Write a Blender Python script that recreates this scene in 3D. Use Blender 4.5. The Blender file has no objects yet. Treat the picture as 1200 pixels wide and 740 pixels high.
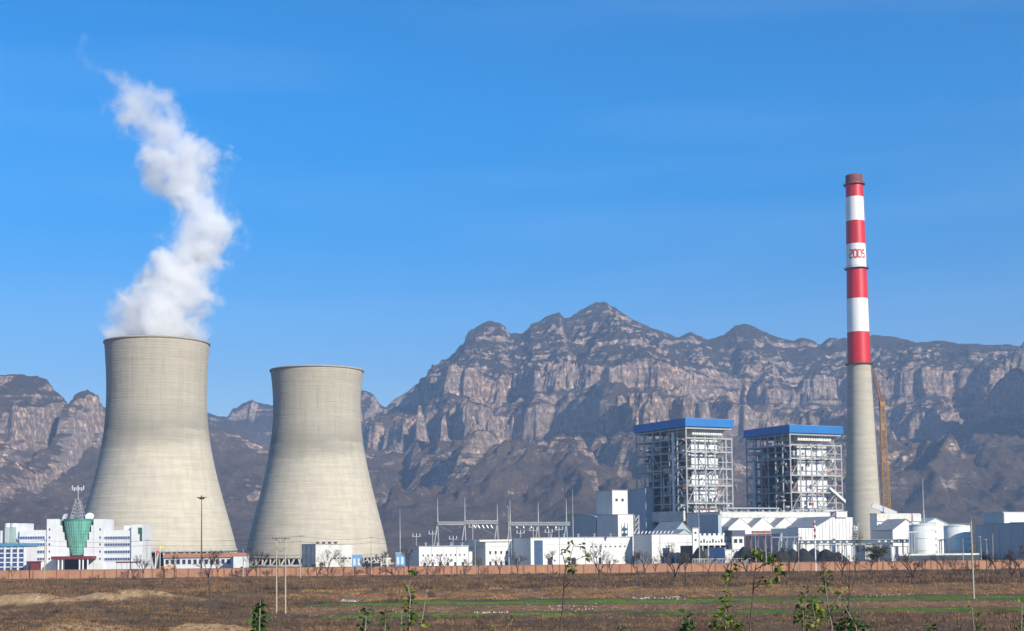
import bpy, math, random
import numpy as np
from mathutils import Vector, Matrix
R = math.radians
SC = bpy.context.scene
COL = SC.collection
rnd = random.Random(7)

# ------------------------------------------------------------------ camera
CAM_H = 13.0
F_PX, PPX, PPY = 1600.0, 600.0, 531.0          # focal length and principal point on a 1200 px wide picture
TILT, ROLL = math.atan(0.065), R(0.6)
_f = Vector((0, math.cos(TILT), math.sin(TILT)))
_r0 = Vector((1, 0, 0)); _u0 = Vector((0, -math.sin(TILT), math.cos(TILT)))
_r = _r0*math.cos(ROLL) - _u0*math.sin(ROLL)
_u = _u0*math.cos(ROLL) + _r0*math.sin(ROLL)
cam_d = bpy.data.cameras.new('camera'); cam = bpy.data.objects.new('camera', cam_d); COL.objects.link(cam)
cam_d.sensor_width = 36.0; cam_d.lens = 48.0
cam_d.shift_y = (PPY-370.0)/1200.0
cam_d.clip_start = 0.5; cam_d.clip_end = 30000
m = Matrix((( _r.x, _u.x, -_f.x), (_r.y, _u.y, -_f.y), (_r.z, _u.z, -_f.z))).to_4x4()
m.translation = (0, 0, CAM_H); cam.matrix_world = m
SC.camera = cam

# ------------------------------------------------------------------ light
SUN_AZ, SUN_EL = R(40), R(27)                   # to the right of straight behind the camera
sdir = Vector((math.sin(SUN_AZ)*math.cos(SUN_EL), -math.cos(SUN_AZ)*math.cos(SUN_EL), math.sin(SUN_EL)))
sl = bpy.data.lights.new('sun', 'SUN'); sl.energy = 5.0; sl.angle = R(0.5); sl.color = (1.0, 0.93, 0.80)
so = bpy.data.objects.new('sun', sl); COL.objects.link(so); so.rotation_euler = sdir.to_track_quat('Z', 'Y').to_euler()
so.location = (200, -300, 400)
wd = bpy.data.worlds.new('World'); SC.world = wd; wd.use_nodes = True
wt = wd.node_tree; wt.nodes.clear()
w_out = wt.nodes.new('ShaderNodeOutputWorld'); w_bg = wt.nodes.new('ShaderNodeBackground')
w_sky = wt.nodes.new('ShaderNodeTexSky'); w_sky.sky_type = 'NISHITA'; w_sky.sun_disc = False
w_sky.sun_elevation = SUN_EL; w_sky.sun_rotation = math.pi - SUN_AZ
w_sky.altitude = 300; w_sky.air_density = 1.0; w_sky.dust_density = 0.0; w_sky.ozone_density = 3.0
w_hs = wt.nodes.new('ShaderNodeHueSaturation'); w_hs.inputs['Saturation'].default_value = 1.55
w_hs.inputs['Value'].default_value = 1.12
w_bg.inputs['Strength'].default_value = 0.12
wt.links.new(w_sky.outputs[0], w_hs.inputs['Color'])
# thin veils of high cloud, part of the sky itself
w_tc = wt.nodes.new('ShaderNodeTexCoord'); w_map = wt.nodes.new('ShaderNodeMapping')
w_map.inputs['Rotation'].default_value = (0, R(6), 0)
w_map.inputs['Scale'].default_value = (1.6, 1.6, 13.0)
w_nz = wt.nodes.new('ShaderNodeTexNoise'); w_nz.inputs['Scale'].default_value = 1.3; w_nz.inputs['Detail'].default_value = 5
w_nz.inputs['Roughness'].default_value = 0.45
w_rp = wt.nodes.new('ShaderNodeMapRange'); w_rp.inputs['From Min'].default_value = 0.46; w_rp.inputs['From Max'].default_value = 0.75
w_rp.inputs['To Min'].default_value = 0.0; w_rp.inputs['To Max'].default_value = 0.10
w_mx = wt.nodes.new('ShaderNodeMix'); w_mx.data_type = 'RGBA'; w_mx.inputs['B'].default_value = (4.2, 5.6, 7.4, 1)
wt.links.new(w_tc.outputs['Generated'], w_map.inputs[0]); wt.links.new(w_map.outputs[0], w_nz.inputs['Vector'])
wt.links.new(w_nz.outputs['Fac'], w_rp.inputs['Value']); wt.links.new(w_rp.outputs[0], w_mx.inputs['Factor'])
w_sep = wt.nodes.new('ShaderNodeSeparateXYZ'); wt.links.new(w_tc.outputs['Generated'], w_sep.inputs[0])
w_el = wt.nodes.new('ShaderNodeMapRange'); w_el.inputs['From Min'].default_value = .08; w_el.inputs['From Max'].default_value = .30
wt.links.new(w_sep.outputs['Z'], w_el.inputs['Value'])
w_tint = wt.nodes.new('ShaderNodeMix'); w_tint.data_type = 'RGBA'; w_tint.inputs['A'].default_value = (.62, .56, .64, 1); w_tint.inputs['B'].default_value = (1.12, .90, .97, 1)
wt.links.new(w_el.outputs[0], w_tint.inputs['Factor'])
w_mul = wt.nodes.new('ShaderNodeMix'); w_mul.data_type = 'RGBA'; w_mul.blend_type = 'MULTIPLY'; w_mul.inputs['Factor'].default_value = 1
wt.links.new(w_hs.outputs[0], w_mul.inputs['A']); wt.links.new(w_tint.outputs['Result'], w_mul.inputs['B'])
wt.links.new(w_mul.outputs['Result'], w_mx.inputs['A']); wt.links.new(w_mx.outputs['Result'], w_bg.inputs['Color'])
wt.links.new(w_bg.outputs[0], w_out.inputs['Surface'])
SC.view_settings.view_transform = 'Standard'; SC.view_settings.look = 'None'
SC.view_settings.exposure = 0.4; SC.view_settings.gamma = 1.0; SC.view_settings.use_curve_mapping = False
SC.cycles.volume_bounces = 8; SC.cycles.max_bounces = 10; SC.cycles.diffuse_bounces = 3; SC.cycles.transparent_max_bounces = 8
SC.cycles.volume_max_steps = 256
SC.cycles.use_denoising = True

# ------------------------------------------------------------------ measuring helpers (turn a direction seen in the photo into a place)
def W(px, py, D):
    a = (px-PPX)/F_PX; b = (PPY-py)/F_PX
    d = _f + _r*a + _u*b
    return Vector((0, 0, CAM_H)) + d*(D/d.y)
def GX(px, D, z=0.0):
    a = (px-PPX)/F_PX; q = _r - _f*a
    return -(D*q.y + (z-CAM_H)*q.z)/q.x
def ZZ(px, py, D): return W(px, py, D).z

# ------------------------------------------------------------------ mesh helpers
class MB:
    def __init__(s): s.v = []; s.f = []
    def add(s, vs, fs):
        k = len(s.v); s.v.extend([tuple(p) for p in vs]); s.f.extend([tuple(i+k for i in q) for q in fs]); return s
    def box(s, x0, x1, y0, y1, z0, z1):
        return s.add([(x0,y0,z0),(x1,y0,z0),(x1,y1,z0),(x0,y1,z0),(x0,y0,z1),(x1,y0,z1),(x1,y1,z1),(x0,y1,z1)],
                     [(0,3,2,1),(4,5,6,7),(0,1,5,4),(1,2,6,5),(2,3,7,6),(3,0,4,7)])
    def hexa(s, o, a, b, h):
        o = Vector(o); a = Vector(a); b = Vector(b); h = Vector(h)
        if a.cross(b).dot(h) < 0: a, b = b, a
        p = [o, o+a, o+a+b, o+b]; p += [q+h for q in p]
        return s.add(p, [(0,3,2,1),(4,5,6,7),(0,1,5,4),(1,2,6,5),(2,3,7,6),(3,0,4,7)])
    def bar(s, p, q, w, w2=None):
        p = Vector(p); q = Vector(q); d = q-p
        if d.length < 1e-6: return s
        d.normalize(); t = Vector((0,0,1)) if abs(d.z) < .95 else Vector((1,0,0))
        a = d.cross(t).normalized(); b = d.cross(a).normalized(); w2 = w2 or w
        return s.hexa(p - a*w/2 - b*w2/2, a*w, b*w2, q-p)
    def cyl(s, p, q, r0, r1=None, n=12, cap=True):
        r1 = r0 if r1 is None else r1
        p = Vector(p); q = Vector(q); d = (q-p).normalized(); t = Vector((0,0,1)) if abs(d.z) < .95 else Vector((1,0,0))
        a = d.cross(t).normalized(); b = d.cross(a).normalized()
        vs = []
        for c, r in ((p, r0), (q, r1)):
            for i in range(n):
                th = 2*math.pi*i/n; vs.append(c + a*(r*math.cos(th)) + b*(r*math.sin(th)))
        fs = [(i, (i+1) % n, n+(i+1) % n, n+i) for i in range(n)]
        if cap: fs += [tuple(range(n-1, -1, -1)), tuple(range(n, 2*n))]
        return s.add(vs, fs)
    def path(s, pts, rads, n=6):
        vs = []; fs = []
        N = len(pts)
        for k in range(N):
            p = Vector(pts[k]); d = (Vector(pts[min(k+1, N-1)]) - Vector(pts[max(k-1, 0)])).normalized()
            t = Vector((0,1,0)) if abs(d.y) < .9 else Vector((1,0,0))
            a = d.cross(t).normalized(); b = d.cross(a).normalized()
            for i in range(n):
                th = 2*math.pi*i/n; vs.append(p + (a*math.cos(th) + b*math.sin(th))*rads[k])
        for k in range(N-1):
            for i in range(n): fs.append((k*n+i, k*n+(i+1) % n, (k+1)*n+(i+1) % n, (k+1)*n+i))
        fs += [tuple(range(n-1, -1, -1)), tuple(range((N-1)*n, N*n))]
        return s.add(vs, fs)
    def lathe(s, c, prof, n=48, a0=0.0, a1=2*math.pi, closed=False):
        full = abs(a1-a0-2*math.pi) < 1e-6; m_ = n if full else n+1
        vs = []; fs = []
        for (r, z) in prof:
            for i in range(m_):
                th = a0 + (a1-a0)*i/n; vs.append((c[0]+r*math.cos(th), c[1]+r*math.sin(th), c[2]+z))
        rows = len(prof); rr = range(rows if closed else rows-1)
        for j in rr:
            j2 = (j+1) % rows
            for i in range(n):
                i2 = (i+1) % m_
                fs.append((j*m_+i, j*m_+i2, j2*m_+i2, j2*m_+i))
        return s.add(vs, fs)
    def prism(s, poly, vec):
        n = len(poly); vec = Vector(vec)
        vs = [Vector(p) for p in poly] + [Vector(p)+vec for p in poly]
        fs = [tuple(range(n)), tuple(range(2*n-1, n-1, -1))] + [(i, i+n, (i+1) % n+n, (i+1) % n) for i in range(n)]
        return s.add(vs, fs)
    def build(s, name, mat, parent=None, smooth=False, fix=True):
        me = bpy.data.meshes.new(name)
        off = Vector((0,0,0))
        p = parent
        while p is not None: off = off + Vector(p.location); p = p.parent
        me.from_pydata([(v[0]-off.x, v[1]-off.y, v[2]-off.z) for v in s.v], [], s.f)
        if fix:
            import bmesh
            bm = bmesh.new(); bm.from_mesh(me); bmesh.ops.recalc_face_normals(bm, faces=bm.faces[:]); bm.to_mesh(me); bm.free()
        if smooth: me.shade_smooth()
        me.materials.append(mat)
        o = bpy.data.objects.new(name, me); COL.objects.link(o); o.parent = parent
        return o
def tag(o, label=None, cat=None, group=None, kind=None):
    if label: o['label'] = label
    if cat: o['category'] = cat
    if group: o['group'] = group
    if kind: o['kind'] = kind
    return o
def thing(name, label, cat, loc=(0,0,0), group=None):
    o = bpy.data.objects.new(name, None); COL.objects.link(o); o.location = loc; o.empty_display_size = 1
    return tag(o, label, cat, group)
def copy_tree(o, parent=None, kids=None):
    c = o.copy(); COL.objects.link(c); c.parent = parent
    for ch in kids[o.name] if kids else list(o.children): copy_tree(ch, c)
    return c

# ------------------------------------------------------------------ materials
def mat(name, col, rough=.8, metal=0.0, var=0.12, scale=0.5, bump=0.0, bscale=2.0, stretch=None, spec=None, dirt=None, em=None):
    M = bpy.data.materials.new(name); M.use_nodes = True; nt = M.node_tree; b = nt.nodes['Principled BSDF']
    b.inputs['Roughness'].default_value = rough; b.inputs['Metallic'].default_value = metal
    if spec is not None: b.inputs['Specular IOR Level'].default_value = spec
    tc = nt.nodes.new('ShaderNodeTexCoord'); mp = nt.nodes.new('ShaderNodeMapping')
    nt.links.new(tc.outputs['Object'], mp.inputs[0])
    if stretch: mp.inputs['Scale'].default_value = stretch
    nz = nt.nodes.new('ShaderNodeTexNoise'); nz.inputs['Scale'].default_value = scale; nz.inputs['Detail'].default_value = 6
    nz.inputs['Roughness'].default_value = .65
    nt.links.new(mp.outputs[0], nz.inputs['Vector'])
    rp = nt.nodes.new('ShaderNodeMapRange'); rp.inputs['From Min'].default_value = .3; rp.inputs['From Max'].default_value = .7
    rp.inputs['To Min'].default_value = 0; rp.inputs['To Max'].default_value = 1
    nt.links.new(nz.outputs['Fac'], rp.inputs['Value'])
    mx = nt.nodes.new('ShaderNodeMix'); mx.data_type = 'RGBA'
    d = dirt or tuple(c*(1-2*var) for c in col)
    hi = tuple(min(1, c*(1+var*.6)) for c in col)
    mx.inputs['A'].default_value = (*d, 1); mx.inputs['B'].default_value = (*hi, 1)
    nt.links.new(rp.outputs[0], mx.inputs['Factor']); nt.links.new(mx.outputs['Result'], b.inputs['Base Color'])
    if bump:
        n2 = nt.nodes.new('ShaderNodeTexNoise'); n2.inputs['Scale'].default_value = bscale; n2.inputs['Detail'].default_value = 8
        nt.links.new(mp.outputs[0], n2.inputs['Vector'])
        bp = nt.nodes.new('ShaderNodeBump'); bp.inputs['Distance'].default_value = bump
        nt.links.new(n2.outputs['Fac'], bp.inputs['Height']); nt.links.new(bp.outputs[0], b.inputs['Normal'])
    return M
def N(nt, t, **kw):
    n = nt.nodes.new(t)
    for k, v in kw.items():
        if k.startswith('i_'): n.inputs[int(k[2:])].default_value = v
        else: setattr(n, k, v)
    return n
def math_n(nt, op, a, b=None, c=None, clamp=False):
    n = nt.nodes.new('ShaderNodeMath'); n.operation = op; n.use_clamp = clamp
    for i, v in enumerate((a, b, c)):
        if v is None: continue
        if isinstance(v, (int, float)): n.inputs[i].default_value = v
        else: nt.links.new(v, n.inputs[i])
    return n.outputs[0]
def mixc(nt, f, a, b):
    n = nt.nodes.new('ShaderNodeMix'); n.data_type = 'RGBA'
    for k, v in (('Factor', f), ('A', a), ('B', b)):
        if isinstance(v, tuple): n.inputs[k].default_value = (*v, 1)
        elif isinstance(v, (int, float)): n.inputs[k].default_value = v
        else: nt.links.new(v, n.inputs[k])
    return n.outputs['Result']
def noise_n(nt, vec, scale, detail=6, rough=.6, mn=.35, mxv=.65):
    n = nt.nodes.new('ShaderNodeTexNoise'); n.inputs['Scale'].default_value = scale; n.inputs['Detail'].default_value = detail
    n.inputs['Roughness'].default_value = rough; nt.links.new(vec, n.inputs['Vector'])
    r = nt.nodes.new('ShaderNodeMapRange'); r.inputs['From Min'].default_value = mn; r.inputs['From Max'].default_value = mxv
    nt.links.new(n.outputs['Fac'], r.inputs['Value']); return r.outputs[0]
def mapping(nt, vec, scale=(1,1,1), rot=(0,0,0)):
    m_ = nt.nodes.new('ShaderNodeMapping'); m_.inputs['Scale'].default_value = scale; m_.inputs['Rotation'].default_value = rot
    nt.links.new(vec, m_.inputs[0]); return m_.outputs[0]
def new_mat(name, rough=.85):
    M = bpy.data.materials.new(name); M.use_nodes = True; nt = M.node_tree; b = nt.nodes['Principled BSDF']
    b.inputs['Roughness'].default_value = rough; b.inputs['Specular IOR Level'].default_value = .3
    return M, nt, b

# ------------------------------------------------------------------ numpy noise
def _h(ix, iy, seed):
    n = (ix.astype(np.int64)*374761393 + iy.astype(np.int64)*668265263 + seed*974634777) & 0x7fffffff
    n = ((n ^ (n >> 13))*1274126177) & 0x7fffffff
    n = n ^ (n >> 16)
    return (n & 0xffff)/65535.0
def vn(x, y, seed=0):
    ix = np.floor(x); iy = np.floor(y); fx = x-ix; fy = y-iy
    ux = fx*fx*fx*(fx*(fx*6-15)+10); uy = fy*fy*fy*(fy*(fy*6-15)+10)
    def g(dx, dy):
        a = _h(ix+dx, iy+dy, seed)*2*np.pi
        return np.cos(a)*(fx-dx) + np.sin(a)*(fy-dy)
    return ((g(0,0)*(1-ux)+g(1,0)*ux)*(1-uy) + (g(0,1)*(1-ux)+g(1,1)*ux)*uy)*1.5
def fbm(x, y, seed=0, o=5, gain=.5, lac=2.03):
    s = 0; a = 1; t = 0
    for i in range(o):
        s = s + a*vn(x, y, seed+i*17); t += a; a *= gain; x = x*lac+13.7; y = y*lac-7.3
    return s/t
def ridged(x, y, seed=0, o=4, gain=.5):
    s = 0; a = 1; t = 0
    for i in range(o):
        s = s + a*(1-np.abs(vn(x, y, seed+i*31))*2); t += a; a *= gain; x = x*2.1+3.1; y = y*2.1+9.2
    return s/t
def grid_mesh(name, X, Y, Z, mt, attrs=None, smooth=True):
    ny, nx = X.shape
    co = np.stack([X, Y, Z], -1).reshape(-1, 3).astype(np.float32)
    i = np.arange(ny*nx).reshape(ny, nx)
    q = np.stack([i[:-1,:-1], i[:-1,1:], i[1:,1:], i[1:,:-1]], -1).reshape(-1, 4).astype(np.int32)
    me = bpy.data.meshes.new(name); me.vertices.add(len(co)); me.vertices.foreach_set('co', co.ravel())
    me.loops.add(q.size); me.loops.foreach_set('vertex_index', q.ravel())
    me.polygons.add(len(q)); me.polygons.foreach_set('loop_start', np.arange(0, q.size, 4, dtype=np.int32))
    me.update(calc_edges=True)
    for k, v in (attrs or {}).items():
        a = me.attributes.new(k, 'FLOAT', 'POINT'); a.data.foreach_set('value', v.reshape(-1).astype(np.float32))
    if smooth: me.shade_smooth()
    me.materials.append(mt)
    o = bpy.data.objects.new(name, me); COL.objects.link(o); return o
def tri_mesh(name, co, faces_n, mt, parent=None, attr=None):
    """co: (F*faces_n, 3) vertices, every faces_n of them one face"""
    co = np.asarray(co, np.float32).reshape(-1, 3); n = len(co)
    me = bpy.data.meshes.new(name); me.vertices.add(n); me.vertices.foreach_set('co', co.ravel())
    me.loops.add(n); me.loops.foreach_set('vertex_index', np.arange(n, dtype=np.int32))
    me.polygons.add(n//faces_n); me.polygons.foreach_set('loop_start', np.arange(0, n, faces_n, dtype=np.int32))
    me.update(calc_edges=True)
    if attr is not None:
        a = me.attributes.new('tone', 'FLOAT', 'POINT'); a.data.foreach_set('value', np.asarray(attr, np.float32))
    me.materials.append(mt)
    o = bpy.data.objects.new(name, me); COL.objects.link(o); o.parent = parent; return o
# ================================================================== TERRAIN
# ---- ground sheet (field, terraces, near hillside)
def ground_z(x, y):
    x = np.asarray(x, float); y = np.asarray(y, float)
    wob = 3.0*fbm(x/40, y*0+.3, 5, 3) ; yy = y + wob
    base = np.interp(yy, [0, 14, 30, 60, 120, 235, 284, 309, 318, 357, 372, 5000],
                         [11.3, 11.2, 9.9, 5.4, -3.9, -3.4, -2.85, -2.8, -1.8, -1.8, 0.0, 0.0])
    baseL = np.interp(yy, [0, 14, 30, 60, 120, 235, 300, 345, 385, 5000], [11.3, 11.2, 9.9, 5.4, -3.9, -3.2, -2.2, -1.2, 0.0, 0.0])
    kL = np.clip((-55 - x + 8*fbm(y/20, x*0, 9, 2))/22, 0, 1)
    z = base*(1-kL) + baseL*kL
    far = np.clip((y-120)/60, 0, 1)*np.clip((560-y)/20, 0, 1)
    z = z + far*(.40*fbm(x/16, y/13, 1, 4) + .30*ridged(x/5, y/5, 3, 4))
    # sandy heaps on the left and at the foot of the picture
    for (mx, my, sx, sy, h) in MOUNDS:
        d2 = ((x-mx)/sx)**2 + ((y-my)/sy)**2
        z = z + h*np.exp(-d2)*(1+.35*fbm(x/4, y/4, 21, 3))*far
    return z
MOUNDS = [(GX(18,330),332,13,6,2.3),(GX(45,330),334,8,5,1.1),(GX(105,340),345,9,5,1.2),(GX(140,345),350,11,5,1.7),(GX(175,350),352,9,5,1.3),
          (GX(100,243),243,8,6,2.2),(GX(70,243),241,4,4,.9),(GX(225,244),243,9,5,1.5),(GX(262,244),244,7,4,1.2),(GX(45,250),250,3,3,.8)]
xs = np.concatenate([np.linspace(-6000,-420,20), np.arange(-400,401,1.6), np.linspace(420,6000,20)])
ys = np.concatenate([np.linspace(-200,120,24), np.linspace(126,225,24), np.arange(226,400,.8), np.arange(401,570,2.5), np.linspace(580,6200,40)])
GXm, GYm = np.meshgrid(xs, ys); GZm = ground_z(GXm, GYm)
sand = np.zeros_like(GXm)
for (mx, my, sx, sy, h) in MOUNDS: sand = np.maximum(sand, np.exp(-((GXm-mx)/sx/1.05)**2 - ((GYm-my)/sy/1.05)**2)*1.25)
scarp = np.maximum(np.exp(-((GYm-364)/9.0)**2), .9*np.exp(-((GYm-313.5)/6.0)**2))*(np.clip((GXm+75)/20, 0, 1))
scarp = np.maximum(scarp, .7*np.exp(-((GYm-551)/9.0)**2))
gm, nt, b = new_mat('dry_field_soil', .95)
tc = N(nt, 'ShaderNodeTexCoord').outputs['Object']
a_s = N(nt, 'ShaderNodeAttribute', attribute_name='sand').outputs['Fac']; a_c = N(nt, 'ShaderNodeAttribute', attribute_name='scarp').outputs['Fac']
v1 = mapping(nt, tc, (1, .45, 1))
n1 = noise_n(nt, v1, .035, 8, .7, .38, .62); n2 = noise_n(nt, tc, .6, 8, .75, .35, .68); n3 = noise_n(nt, v1, .11, 6, .65, .45, .62)
n4 = noise_n(nt, tc, 1.7, 4, .6, .55, .72)
c = mixc(nt, n1, (.12, .07, .036), (.24, .125, .05))
c = mixc(nt, n3, c, (.20, .125, .058))
c = mixc(nt, math_n(nt, 'MULTIPLY', n2, .55), c, (.04, .028, .018))
cs = mixc(nt, n2, (.17, .075, .026), (.48, .28, .12)); cs = mixc(nt, math_n(nt,'MULTIPLY',n4,.5), cs, (.5, .42, .34))
c = mixc(nt, math_n(nt, 'MULTIPLY', math_n(nt,'MULTIPLY', a_c, 1.0), math_n(nt,'ADD', n3, .45, clamp=True), clamp=True), c, cs)
csd = mixc(nt, n2, (.42, .26, .13), (.66, .46, .25))
c = mixc(nt, math_n(nt, 'MULTIPLY', math_n(nt,'SUBTRACT', math_n(nt, 'ADD', a_s, math_n(nt,'MULTIPLY',n3,.35)), .45), 2.5, clamp=True), c, csd)
nt.links.new(c, b.inputs['Base Color'])
bp = N(nt, 'ShaderNodeBump'); bp.inputs['Distance'].default_value = .5; nt.links.new(n2, bp.inputs['Height']); nt.links.new(bp.outputs[0], b.inputs['Normal'])
ground = grid_mesh('ground', GXm, GYm, GZm, gm, {'sand': sand, 'scarp': scarp}); tag(ground, kind='structure')

# ---- mountains
def sky_pts(lst, D):
    P = [W(px, py, D) for px, py in lst]; return [p.x for p in P], [p.z for p in P]
TH = [0, 100, 106, 215, 222, 318, 334, 448, 462, 560, 566, 640, 647, 720, 725, 1200]
TZ = [0,  80, 104, 190, 206, 262, 392, 446, 566, 606, 626, 676, 696, 748, 765, 1200]
def layer(X, Y, pts, yr, yf, seed, gsh, spur=1.0):
    dx, dz = sky_pts(pts, yr)
    S = np.interp(X, dx, dz)
    Sh = np.interp(S, TZ, TH)
    Yr = yr + 0*X
    w = 150*fbm(X/420, Y/900, seed, 3)*np.clip((yr-Y)/300, 0, 1)
    t = (Y + w - yf)/(Yr-yf)
    gg = np.interp(np.clip(t, 0, 1), gsh[0], gsh[1])
    env = np.clip(4*t*(1-t), 0, 1)*np.clip(t*3, 0, 1)
    h = Sh*gg
    h = h + env*spur*(np.clip(Sh/600, .25, 1))*(210*(ridged((X+.35*Y)/620+.35*fbm(X/300, Y/300, seed+4, 3), Y/2600, seed+3, 2)-.55) + 85*(ridged((X-.3*Y)/230+.3*fbm(X/140, Y/140, seed+5, 3), Y/700, seed+6, 3)-.55))
    back = np.clip(t-1, 0, None); h = h - back*700
    return h, t
g_main = ([0, .2, .35, .5, .63, .74, .86, 1], [0, .13, .25, .355, .46, .62, .82, 1.02])
g_left = ([0, .3, .5, .7, .85, 1], [0, .16, .32, .55, .78, 1])
MAIN = [(300,560),(380,520),(425,500),(452,478),(462,468),(475,461),(490,450),(505,443),(513,429),(530,416),(545,401),(552,388),(560,382),(568,378),(576,376.5),(586,379),(592,383),(597,391),(612,391),(618,386),(622,380),(632,377),(640,371),(655,366),(660,373),(668,372),(685,361),(692,358),(698,354.5),(708,354),(714,358),(722,361),(740,374),(765,385),(780,390),(795,396),(803,391),(810,390),(830,398),(848,393),(860,383),(872,379),(884,383),(895,390),(915,396),(930,400),(938,396),(945,396),(960,404),(972,399),(985,398),(1025,393),(1050,395),(1075,402),(1100,399),(1130,404),(1150,405),(1180,404),(1220,410),(1400,420)]
LEFT = [(-300,470),(-150,445),(-40,445),(0,440),(15,438.5),(42,441),(56,445),(62,456),(70,464),(80,476),(86,478),(89,467),(94,460),(101,457),(109,460),(115,465),(121,478),(135,490),(160,492),(200,490),(243,497),(262,503),(285,512),(320,530),(360,560),(400,590),(440,625),(470,640)]
BACK = [(60,520),(160,505),(220,488),(243,484),(255,488),(266,489),(280,479),(297,470),(306,473),(322,476),(350,470),(400,462),(420,458),(432,459),(438,463),(445,474),(455,480),(480,490),(560,500),(700,520)]
RIGHT = [(880,642),(940,630),(990,605),(1030,575),(1060,553),(1085,535),(1110,518),(1135,505),(1155,490),(1168,468),(1178,442),(1186,424),(1192,412),(1200,400),(1212,388),(1240,378),(1400,370)]
TH2 = list(range(0, 1300, 52)); TH2 = sorted(TH2 + [q+9 for q in TH2]); TZ2 = []
for i_, q in enumerate(TH2): TZ2.append((i_//2)*52 + (30 if i_ % 2 else 0) - 6)
mx_ = np.arange(-2300, 2301, 4.0); my_ = np.concatenate([np.arange(1700, 3000, 14.0), np.arange(3000, 4900, 3.2), np.arange(4900, 5900, 14.0)])
MX, MY = np.meshgrid(mx_, my_)
JX = MX + 10*fbm(MX/60, MY/60, 91, 3)
hm, tm = layer(JX, MY, MAIN, 4600, 2250, 11, g_main)
hl, tl = layer(JX, MY, LEFT, 3700, 2150, 23, g_left, .8)
hb, tb = layer(JX, MY, BACK, 5300, 3900, 37, g_left, .6)
hr, tr = layer(JX, MY, RIGHT, 3500, 2000, 51, ([0,.25,.5,.75,1],[0,.2,.42,.7,1]), .55)
h = np.maximum(np.maximum(hm, hl), np.maximum(hb, hr))
near_crest = np.minimum(np.minimum(np.abs(tm-1), np.abs(tl-1)), np.minimum(np.abs(tb-1), np.abs(tr-1)))
damp = np.clip(near_crest/.11, .08, 1)
amp = np.clip(h/120, 0, 1)
# buttresses and gullies
rough_ = np.clip((h-170)/150, .22, 1)
hw = h + damp*amp*rough_*(36*fbm((MX+.4*MY)/120, MY/170, 61, 5) + 17*(ridged(MX/75, MY/90, 67, 4)-.5) + 13*fbm(MX/17, MY/17, 71, 4))
lim = np.maximum(hw, -30)
mk = np.clip(.10 + 1.7*fbm(MX/260, MY/340, 83, 4), 0, .85)
lv = 34*fbm(MX/420, MY/500, 87, 3) + 9*fbm(MX/70, MY/90, 89, 3)
z = (np.interp(lim + lv, TH, TZ) - lv)*(1-mk) + mk*(lim - 26)
z2 = np.interp(lim + 1.7*lv + 31, TH2, TZ2) - 1.7*lv - 31
z = z*.64 + z2*.36
low = np.clip((290-lim)/110, 0, 1)
z = z*(1-low) + low*(lim*.93 - 10 + 14*np.clip((lim-132+20*fbm(MX/200,MY/200,97,2))/5, 0, 1)*np.clip(.5+2*fbm(MX/260, MY/260, 95, 2), 0, 1))
z = np.where(hw < 0, hw*.4, z)
z = z + amp*damp*(8*fbm(MX/60, MY/60, 73, 5) + 7.0*fbm(MX/17, MY/17, 77, 3)) + amp*damp*5*(ridged((MX-.2*MY)/55, MY/90, 79, 3)-.5)
fine = 5*fbm(MX/26, MX*0+2, 131, 3)
lay = np.argmax(np.stack([hm, hl, hb, hr]), 0)
for li, (tt, pts_, yr_) in enumerate(((tm, MAIN, 4600), (tl, LEFT, 3700), (tb, BACK, 5300), (tr, RIGHT, 3500))):
    dx_, dz_ = sky_pts(pts_, yr_); S_ = np.interp(mx_, dx_, dz_) + fine[0]
    ic = np.argmin(np.abs(tt-1.0), 0); zc_ = z[ic, np.arange(len(mx_))]; yc_ = my_[ic]
    # hold the crest at its surveyed height wherever this range is the highest one
    want = 13 + (S_-13)*yc_/yr_; own = (lay[ic, np.arange(len(mx_))] == li)
    dl = np.where(own, want - zc_, 0); dl = np.convolve(dl, np.ones(3)/3, 'same')
    z = z + dl[None, :]*np.exp(-((tt-1)/.09)**2)*(lay == li)
rm, nt, b = new_mat('mountain_rock_and_scrub', .95)
b.inputs['Specular IOR Level'].default_value = .1
tc = N(nt, 'ShaderNodeTexCoord').outputs['Object']; geo = N(nt, 'ShaderNodeNewGeometry')
sep = N(nt, 'ShaderNodeSeparateXYZ'); nt.links.new(geo.outputs['Normal'], sep.inputs[0]); nz = sep.outputs['Z']
sp = N(nt, 'ShaderNodeSeparateXYZ'); nt.links.new(tc, sp.inputs[0])
nA = noise_n(nt, tc, .012, 8, .68, .35, .65); nB = noise_n(nt, mapping(nt, tc, (1, 1, .55)), .09, 8, .80, .42, .56)
nC = noise_n(nt, mapping(nt, tc, (.25, .25, 3.0)), .03, 6, .65, .44, .60); nD = noise_n(nt, tc, .16, 8, .75, .5, .60)
nE = noise_n(nt, tc, .0035, 4, .55, .4, .6)
rock = mixc(nt, nB, (.20, .135, .10), (.88, .60, .42)); rock = mixc(nt, math_n(nt,'MULTIPLY',nC,.5), rock, (.12, .09, .075))
rock = mixc(nt, math_n(nt,'MULTIPLY',nE,.35), rock, (.45, .40, .36))
scrub = mixc(nt, nA, (.10, .073, .052), (.25, .175, .12))
hi = N(nt, 'ShaderNodeMapRange'); hi.inputs['From Min'].default_value = 300; hi.inputs['From Max'].default_value = 520; nt.links.new(sp.outputs['Z'], hi.inputs['Value'])
scrub = mixc(nt, math_n(nt,'MULTIPLY',hi.outputs[0],.75), scrub, (.034, .036, .026))
scrub = mixc(nt, math_n(nt,'MULTIPLY',nD,.5), scrub, (.16, .125, .10))
st = math_n(nt, 'ADD', nz, math_n(nt, 'MULTIPLY', math_n(nt,'SUBTRACT', nA, .5), .30))
st = math_n(nt, 'ADD', st, math_n(nt, 'MULTIPLY', math_n(nt,'SUBTRACT', nB, .5), .16))
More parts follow.
